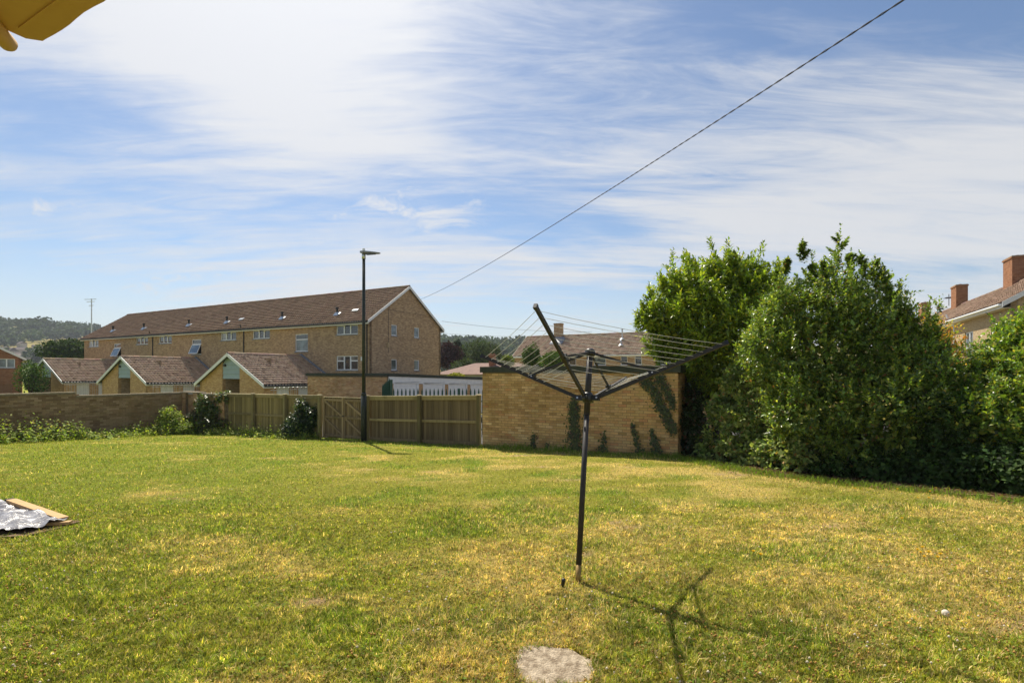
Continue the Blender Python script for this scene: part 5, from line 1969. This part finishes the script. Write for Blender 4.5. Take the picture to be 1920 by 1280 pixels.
def wall_ivy(label, spine, width, n, leaf=0.06, pal=PAL_IVY):
    """leaves flat against the wall round a climbing stem: spine = [(a, z, halfwidth)]"""
    s = np.array(spine, float)
    k = np.linspace(0, 1, len(s))
    w = rng.random(n)
    w = w ** 1.25
    wob = (fbm(w * 3.0, np.full(n, s[0, 0] * 7), 0.35, 611, 2) - 0.5) * 0.5
    out_ = np.where(rng.random(n) < 0.16, 2.0, 1.0)
    a = np.interp(w, k, s[:, 0]) + wob * np.interp(w, k, s[:, 2]) + rng.normal(0, 1, n) * np.interp(w, k, s[:, 2]) * 0.5 * out_
    z = np.interp(w, k, s[:, 1]) + rng.normal(0, 0.06, n) * out_
    root = thing('climbing_ivy', label, 'ivy', GLX(s[0, 0], 0.03, s[0, 1]))
    o = np.array(root.location)
    base = np.array(GLX(0, 0, 0))
    offw = 0.025 + 0.07 * rng.random(n) * np.interp(w, k, s[:, 2]) / max(s[:, 2])
    p = base + np.outer(a, np.array(AX)) - np.outer(offw, np.array(AN)) + np.outer(z, [0, 0, 1]) - o
    ax = np.outer(rng.normal(0, 0.7, n), np.array(AX)) + np.outer(-0.5 - rng.random(n), [0, 0, 1]) - np.outer(0.25 + 0.3 * rng.random(n), np.array(AN))
    nr = -np.tile(np.array(AN), (n, 1)) + rng.normal(0, 0.3, (n, 3)) + np.array([0, 0, 0.5])
    link('foliage', leaf_mesh('foliage', p, ax, nr, leaf * (0.6 + 0.7 * rng.random(n)), 0.85, pick(pal, n), 'leaf'), root)
    m = MB()
    m.tube([Vector(base) + AX * float(q[0]) - AN * 0.022 + Vector((0, 0, float(q[1]))) - Vector(o) for q in s], [0.012 * (1 - 0.7 * t_) for t_ in k], 6)
    m.build('stem', 'bark', root)
    return root


wall_ivy('tall ivy column climbing the garage wall behind the dryer pole', [(3.08, 0.2, 0.24), (3.05, 0.9, 0.17), (3.0, 1.5, 0.15), (3.02, 1.85, 0.08)], 0.2, 1300)
wall_ivy('small dark ivy tuft at the garage wall foot nearest the fence', [(1.70, 0.15, 0.2), (1.72, 0.5, 0.12), (1.78, 0.75, 0.03)], 0.2, 260)
wall_ivy('thin ivy spray leaning at the wall foot left of the tall ivy column', [(2.5, 0.12, 0.12), (2.3, 0.35, 0.04), (2.12, 0.55, 0.03)], 0.2, 90)
wall_ivy('forked ivy spray on the garage wall right of the tall column', [(3.85, 0.1, 0.14), (3.85, 0.5, 0.13), (3.9, 0.95, 0.03)], 0.2, 260)
wall_ivy('ivy sprig with a thin leading shoot low on the garage wall', [(4.95, 0.1, 0.18), (4.85, 0.55, 0.12), (4.65, 1.25, 0.02)], 0.2, 330)
wall_ivy('bushy ivy patch at the garage corner foot', [(5.45, 0.1, 0.22), (5.35, 0.5, 0.2), (5.15, 1.1, 0.02)], 0.2, 420)
wall_ivy('hanging ivy band sweeping diagonally down the garage corner', [(5.72, 1.15, 0.08), (5.45, 1.65, 0.13), (5.2, 2.2, 0.16), (4.95, 2.58, 0.2)], 0.2, 1100)
wall_ivy('second ivy strand trailing from the fascia at the garage corner', [(5.72, 1.8, 0.05), (5.55, 2.15, 0.09), (5.35, 2.58, 0.14)], 0.2, 420)
# ivy-covered return of the garage
q1 = GLX(5.95, -0.5, 0)
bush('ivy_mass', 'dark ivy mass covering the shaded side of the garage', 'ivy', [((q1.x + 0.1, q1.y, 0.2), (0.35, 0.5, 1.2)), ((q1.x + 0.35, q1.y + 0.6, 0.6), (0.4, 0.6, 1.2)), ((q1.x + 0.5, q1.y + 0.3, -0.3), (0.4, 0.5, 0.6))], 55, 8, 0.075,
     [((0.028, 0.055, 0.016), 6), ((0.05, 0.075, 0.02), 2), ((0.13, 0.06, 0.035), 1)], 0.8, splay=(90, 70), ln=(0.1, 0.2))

# ------------------------------------------------------------------ trees and shrubs on the right
def LB(lst):
    return [(tuple(at(u, v, Yd)), r) for u, v, Yd, r in lst]


def leader(u, v, Yd, L, leaf, pal, per=26, side=4):
    """an upright leading shoot with side shoots, its tip at (u, v, Yd)"""
    tip = np.array(at(u, v, Yd))
    base = tip - np.array([rng.normal(0, 0.06), 0, L])
    b = [base]
    d = [tip - base]
    ln = [L]
    for k in range(side):
        w = 0.15 + 0.65 * k / side
        b.append(base + (tip - base) * w)
        a = rng.random() * 6.28
        d.append(np.array([math.cos(a), math.sin(a), 1.1]))
        ln.append(L * 0.36 * (1.1 - w))
    return shoots(np.array(b), np.array(d), np.array(ln), per, leaf, pal, (65, 25))


PAL_LAUREL = [((0.22, 0.31, 0.035), 5), ((0.32, 0.40, 0.05), 4), ((0.12, 0.19, 0.03), 3), ((0.46, 0.47, 0.07), 1.2)]
PAL_HOLLY = [((0.16, 0.25, 0.045), 5), ((0.25, 0.33, 0.06), 4), ((0.09, 0.15, 0.035), 3), ((0.42, 0.44, 0.10), 1.4), ((0.30, 0.16, 0.06), 0.25)]
PAL_BRAM = [((0.26, 0.33, 0.10), 4), ((0.38, 0.42, 0.16), 3), ((0.12, 0.18, 0.05), 3), ((0.38, 0.22, 0.09), 0.5)]
PAL_HEDGE = [((0.17, 0.28, 0.045), 4), ((0.29, 0.37, 0.06), 3), ((0.10, 0.17, 0.035), 3), ((0.46, 0.42, 0.08), 1.2)]

ex = [leader(u, v, Yd, L, 0.15, PAL_LAUREL, 22) for u, v, Yd, L in ((1287, 468, 14.2, 0.9), (1336, 466, 14.0, 0.9), (1393, 474, 13.9, 0.9), (1432, 478, 13.6, 0.9), (1262, 498, 14.2, 0.8), (1207, 556, 14.1, 0.7), (1192, 590, 14.0, 0.6), (1218, 530, 14.1, 0.6), (1360, 480, 14.3, 0.8), (1310, 484, 14.4, 0.7), (1238, 512, 14.3, 0.6))]
bush('leafy_tree', 'bright green long-leaved small tree rising behind the garage corner', 'tree',
     LB([(1292, 545, 14.3, 0.85), (1365, 545, 14.1, 0.85), (1245, 600, 14.2, 0.68), (1335, 605, 13.8, 1.05), (1420, 560, 13.7, 0.9), (1300, 665, 14.0, 0.85), (1238, 655, 14.1, 0.42), (1395, 640, 13.4, 1.1), (1340, 720, 13.9, 0.7), (1213, 598, 14.0, 0.34)]),
     26, 11, 0.165, PAL_LAUREL, 0.40, 'leaf', (0.3, 0.5), 0.7, 6, (62, 25), 0.15, sub=7, tops=90, extra=ex, foot=tuple(at(1350, 850, 14.0).xy), crown='crown', stem='trunk', trunk_r=0.07)
ex = [leader(u, v, Yd, L, 0.085, PAL_HOLLY, 46, 12) for u, v, Yd, L in ((1576, 421, 11.0, 1.35), (1504, 448, 11.2, 0.55), (1640, 478, 10.8, 0.75), (1655, 492, 10.7, 0.7), (1545, 484, 11.1, 0.55), (1478, 480, 11.3, 0.5), (1596, 466, 11.0, 0.7), (1612, 470, 10.9, 0.7), (1690, 560, 10.4, 0.7), (1712, 588, 10.2, 0.6), (1460, 500, 11.4, 0.5), (1524, 490, 11.1, 0.5), (1670, 530, 10.6, 0.6), (1735, 610, 10.1, 0.5))]
bush('holly_tree', 'tall dark holly-like evergreen with one spiky leading shoot', 'tree',
     LB([(1555, 575, 11.1, 0.95), (1490, 590, 11.3, 0.85), (1622, 590, 10.9, 0.85), (1545, 670, 10.9, 1.25), (1455, 665, 11.3, 0.95), (1655, 660, 10.6, 0.95), (1530, 780, 10.5, 1.1), (1630, 770, 10.2, 1.15), (1705, 720, 10.0, 0.95), (1725, 660, 10.3, 0.55), (1590, 850, 10.0, 0.75), (1700, 840, 9.6, 0.85)]),
     42, 12, 0.086, PAL_HOLLY, 0.52, 'leaf', (0.2, 0.42), 0.75, 8, (65, 25), 0.0, sub=8, tops=150, extra=ex, foot=tuple(at(1590, 880, 10.6).xy), crown='crown', stem='trunk', trunk_r=0.06)
bush('bramble_thicket', 'pale bramble thicket spilling forward at the foot of the trees', 'bramble',
     LB([(1330, 850, 12.6, 0.35), (1385, 845, 11.9, 0.55), (1440, 850, 11.2, 0.55), (1420, 790, 11.9, 0.7), (1365, 775, 12.6, 0.55), (1470, 740, 11.4, 0.8), (1400, 720, 12.3, 0.6), (1500, 850, 10.4, 0.6), (1385, 880, 11.3, 0.25), (1450, 890, 10.6, 0.25), (1440, 640, 11.6, 0.5)]),
     36, 10, 0.105, PAL_BRAM, 0.72, 'leaf_soft', (0.2, 0.45), 0.25, 6, (80, 50), 0.35, outj=0.5, sub=6, tops=40)
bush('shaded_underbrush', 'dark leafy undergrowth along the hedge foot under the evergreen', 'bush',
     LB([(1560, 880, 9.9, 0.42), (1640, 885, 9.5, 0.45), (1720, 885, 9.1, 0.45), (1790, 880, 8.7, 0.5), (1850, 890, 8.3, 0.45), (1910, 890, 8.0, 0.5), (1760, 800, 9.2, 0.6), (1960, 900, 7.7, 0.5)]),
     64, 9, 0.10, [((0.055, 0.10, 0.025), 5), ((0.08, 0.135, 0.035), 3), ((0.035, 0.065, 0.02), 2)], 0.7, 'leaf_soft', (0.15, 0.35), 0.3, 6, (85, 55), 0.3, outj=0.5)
bush('mixed_hedge', 'tall sunlit yellow-green hedge in front of the cream end house', 'hedge',
     LB([(1878, 675, 9.6, 0.55), (1930, 635, 9.5, 0.58), (1805, 745, 9.7, 0.55), (1885, 750, 9.1, 0.75), (1950, 710, 9.0, 0.85), (1820, 790, 9.0, 0.75), (1900, 810, 8.6, 0.8), (1985, 740, 8.6, 0.95), (1990, 850, 8.1, 0.8), (2060, 720, 8.5, 1.1), (1775, 770, 9.5, 0.5)]),
     40, 12, 0.092, PAL_HEDGE, 0.55, 'leaf', (0.2, 0.42), 0.6, 7, (70, 30), 0.0, trunk_r=0.04, sub=7, tops=110)
bush('orange_rowan', 'orange tinted bush showing between evergreen and hedge', 'bush',
     LB([(1735, 650, 12.5, 0.7), (1770, 690, 12.0, 0.65), (1700, 660, 12.6, 0.6), (1740, 720, 11.5, 0.7)]),
     36, 10, 0.08, [((0.62, 0.25, 0.04), 3), ((0.48, 0.36, 0.05), 4), ((0.24, 0.28, 0.045), 3)], 0.5, 'leaf_soft', (0.2, 0.4), 0.6, 4)

# leaf litter and soil under the hedge
n = 5000
y = rng.uniform(7.0, 13.4, n)
x = hedge_line(y) + rng.normal(0.12, 0.28, n)
a = rng.random(n) * 6.28
ax = np.stack([np.cos(a), np.sin(a), rng.normal(0, 0.3, n)], 1)
lt = leaf_mesh('leaf_litter', np.stack([x, y, lz(x, y) + 0.01 + 0.015 * rng.random(n)], 1), ax, np.tile([0, 0, 1.0], (n, 1)) + rng.normal(0, 0.3, (n, 3)), 0.04 + 0.04 * rng.random(n), 0.6,
               pick([((0.16, 0.085, 0.045), 4), ((0.24, 0.14, 0.075), 2), ((0.09, 0.055, 0.03), 3)], n), 'leaf_soft')
tag(link('leaf_litter', lt), 'brown fallen leaves along the hedge foot', 'leaf litter', kind='stuff')
tw = thing('fallen_twig', 'bare pale twig lying at the shaded hedge foot', 'twig', (7.05, 7.55, LZ(7.05, 7.55) + 0.015), 0)
m = MB()
m.tube([(-0.4, 0.14, 0.012), (-0.1, 0.05, 0.02), (0.3, -0.12, 0.012)], [0.008, 0.011, 0.007], 6)
m.build('twig', 'plank', tw)

# ------------------------------------------------------------------ trees farther off
def far_tree(name, label, u, v, Yd, rx, rz, pal, n=5200, leaf=0.34, base=-2.0, lobes=9, cat='tree'):
    c = at(u, v, Yd)
    root = thing(name, label, cat, (c.x, c.y, base))
    P_, D_ = [], []
    for k in range(lobes):
        d = unit(rng.normal(size=3))
        d[2] = abs(d[2]) * 0.9 - 0.25
        lc = np.array([d[0] * rx * 0.55, d[1] * rx * 0.55, (c.z - base) + d[2] * rz * 0.6])
        m_ = n // lobes
        q = unit(rng.normal(size=(m_, 3)))
        r_ = (0.55 + 0.5 * np.sqrt(rng.random(m_)))[:, None]
        P_.append(lc + q * r_ * np.array([rx, rx, rz]) * rng.uniform(0.45, 0.62))
        D_.append(q)
    p, d = np.concatenate(P_), np.concatenate(D_)
    m_ = len(p)
    ax = unit(d + rng.normal(0, 0.8, (m_, 3)))
    link('crown', leaf_mesh('crown', p, ax, d + np.array([0, 0, 0.6]) + rng.normal(0, 0.4, (m_, 3)), leaf * (0.6 + 0.8 * rng.random(m_)), 0.7, pick(pal, m_, 0.25), 'leaf_far'), root)
    m = MB()
    m.tube([(0, 0, -0.2), (0.05, 0, (c.z - base) * 0.5), (0, 0.1, (c.z - base) + rz * 0.3)], [0.05 * rx + 0.08, 0.04 * rx + 0.05, 0.04], 8)
    for k in range(4):
        a = k * 1.7
        m.tube([(0.03, 0, (c.z - base) * 0.5), (math.cos(a) * rx * 0.5, math.sin(a) * rx * 0.5, (c.z - base) + rz * 0.15)], [0.03 * rx + 0.03, 0.02], 6)
    m.build('trunk', 'bark', root)
    return root


PF = [((0.065, 0.095, 0.035), 4), ((0.095, 0.125, 0.045), 3), ((0.04, 0.06, 0.025), 3)]
far_tree('oak_tree', 'round green tree between the flats and the house with chimney', 897, 672, 92, 3.9, 4.4, PF, 7000)
far_tree('copper_beech', 'dark purple copper beech just right of the gable end', 838, 672, 88, 3.2, 3.1, [((0.055, 0.025, 0.03), 4), ((0.035, 0.02, 0.022), 3), ((0.08, 0.04, 0.04), 1)], 5000)
far_tree('yew_tree', 'low dark tree left of the round green tree', 872, 690, 80, 2.0, 1.8, PF, 2500)
far_tree('spruce_tree', 'thin spruce top beside the copper beech', 859, 655, 95, 0.75, 2.3, [((0.03, 0.05, 0.03), 1)], 900, 0.3)
far_tree('dark_tree', 'large dark round tree at the far end of the flats', 122, 660, 78, 3.4, 2.4, [((0.035, 0.062, 0.02), 4), ((0.055, 0.09, 0.028), 3), ((0.09, 0.13, 0.035), 1)], 6000, 0.36)
far_tree('round_bush', 'bright green bush by the farthest porch block', 57, 712, 47, 1.15, 2.2, [((0.10, 0.17, 0.03), 4), ((0.06, 0.11, 0.02), 3)], 3000, 0.16, cat='bush')
far_tree('column_shrub', 'upright green shrub before the house with chimney', 997, 668, 46, 0.85, 1.35, [((0.09, 0.15, 0.03), 4), ((0.055, 0.10, 0.022), 3)], 2800, 0.15, -1.9, cat='shrub')
far_tree('spreading_shrub', 'spreading bright shrub before the house with chimney', 1034, 678, 45, 1.35, 0.95, [((0.12, 0.19, 0.03), 4), ((0.07, 0.12, 0.022), 3)], 3200, 0.15, -1.9, cat='shrub')
far_tree('yellow_shrub', 'yellow-green shrub beside the left verge of the house with chimney', 951, 680, 50, 0.75, 0.8, [((0.20, 0.25, 0.03), 4), ((0.14, 0.19, 0.03), 3)], 1800, 0.15, -1.9, cat='shrub')
far_tree('yellow_shrub', 'yellow shrub before the bungalow front', 854, 706, 49, 0.9, 0.45, [((0.34, 0.34, 0.03), 4), ((0.2, 0.22, 0.03), 2)], 1200, 0.14, -1.9, cat='shrub')

# ------------------------------------------------------------------ hillside far off
def hz(x, y):
    x, y = np.asarray(x, float), np.asarray(y, float)
    return gz(x, y) + (ridge_h(x) + 2) * sstep(y, 230, 640) + (y > 230) * 4 * (fbm(x, y, 120, 5) - 0.5) * sstep(y, 230, 400)


tx = np.concatenate([rng.uniform(-800, -330, 1500), rng.uniform(-90, 60, 420)])
ty = np.concatenate([rng.uniform(270, 690, 1500), rng.uniform(270, 690, 420)])
dn = fbm(tx, ty, 70, 401)
keep = np.where(ty > 535, rng.random(len(tx)) < 0.95, np.where(ty > 470, dn > 0.56, (dn > 0.5) | (rng.random(len(tx)) < 0.25)))
tu = 960 + 960 * tx / ty
keep &= ((tu > -260) & (tu < 420)) | ((tu > 760) & (tu < 1100))
tx, ty = tx[keep], ty[keep]
nt_ = len(tx)
per = 64
rad = rng.uniform(3.5, 7.5, nt_)
q = unit(rng.normal(size=(nt_, per, 3)))
q[..., 2] = np.abs(q[..., 2])
p = np.stack([tx, ty, hz(tx, ty) + rad * 0.25], 1)[:, None] + q * (rad[:, None, None]) * (0.6 + 0.45 * rng.random((nt_, per, 1))) * np.array([1, 1, 1.25])
p = p.reshape(-1, 3)
qq = q.reshape(-1, 3)
N = len(p)
tone = np.repeat(pick([((0.055, 0.085, 0.042), 4), ((0.075, 0.105, 0.05), 3), ((0.04, 0.062, 0.038), 3)], nt_, 0.15), per, axis=0) * (0.8 + 0.4 * rng.random((N, 1)))
wm = leaf_mesh('hillside_wood', p, unit(qq + rng.normal(0, 0.8, (N, 3))), qq + np.array([0, 0, 0.5]), 2.0 + 2.2 * rng.random(N), 0.85, tone, 'leaf_far')
tag(link('hillside_wood', wm), 'dark green woods and hedgerow trees on the distant hillside', 'wood', kind='stuff')
hm = MB()
hm.box(-5, 5, -4, 4, -2, 4.6)
hw_ = hm.mesh('wall', 'far_wall')
hm = MB()
hm.face([(-5.4, -4.4, 4.5), (5.4, -4.4, 4.5), (5.4, 0, 7.4), (-5.4, 0, 7.4)])
hm.face([(5.4, 4.4, 4.5), (-5.4, 4.4, 4.5), (-5.4, 0, 7.4), (5.4, 0, 7.4)])
hm.face([(-5.0, -4, 4.6), (-5.0, 4, 4.6), (-5.0, 0, 7.2)])
hm.face([(5.0, -4, 4.6), (5.0, 4, 4.6), (5.0, 0, 7.2)])
hr_ = hm.mesh('roof', 'far_roof')
cnt = 0
while cnt < 64:
    y = rng.uniform(300, 470)
    u = rng.uniform(-30, 160)
    x = (u - 960) / 960 * y
    h = thing('hillside_house', 'tiny pale house among trees on the distant hillside', 'house', (x, y, float(hz(x, y)) + 0.5), rng.random() * 3.14, 'houses on the distant hillside')
    sc_ = rng.uniform(0.55, 0.8)
    h.scale = (sc_, sc_, sc_)
    link('wall', hw_, h)
    link('roof', hr_, h)
    cnt += 1

# ------------------------------------------------------------------ the air
M['haze'] = bpy.data.materials.new('summer haze')
M['haze'].use_nodes = True
t = NT(M['haze'].node_tree)
t.n.clear()
ho = t.new('ShaderNodeOutputMaterial')
hv = t.new('ShaderNodeVolumePrincipled')
hv.inputs['Color'].default_value = (0.86, 0.92, 1.0, 1)
hv.inputs['Density'].default_value = 0.00024
t.l.new(hv.outputs[0], ho.inputs['Volume'])
m = MB()
m.box(-1510, 1510, -210, 1510, -4, 96)
tag(m.build('haze', 'haze'), 'thin summer haze over the whole place', 'haze', kind='stuff')
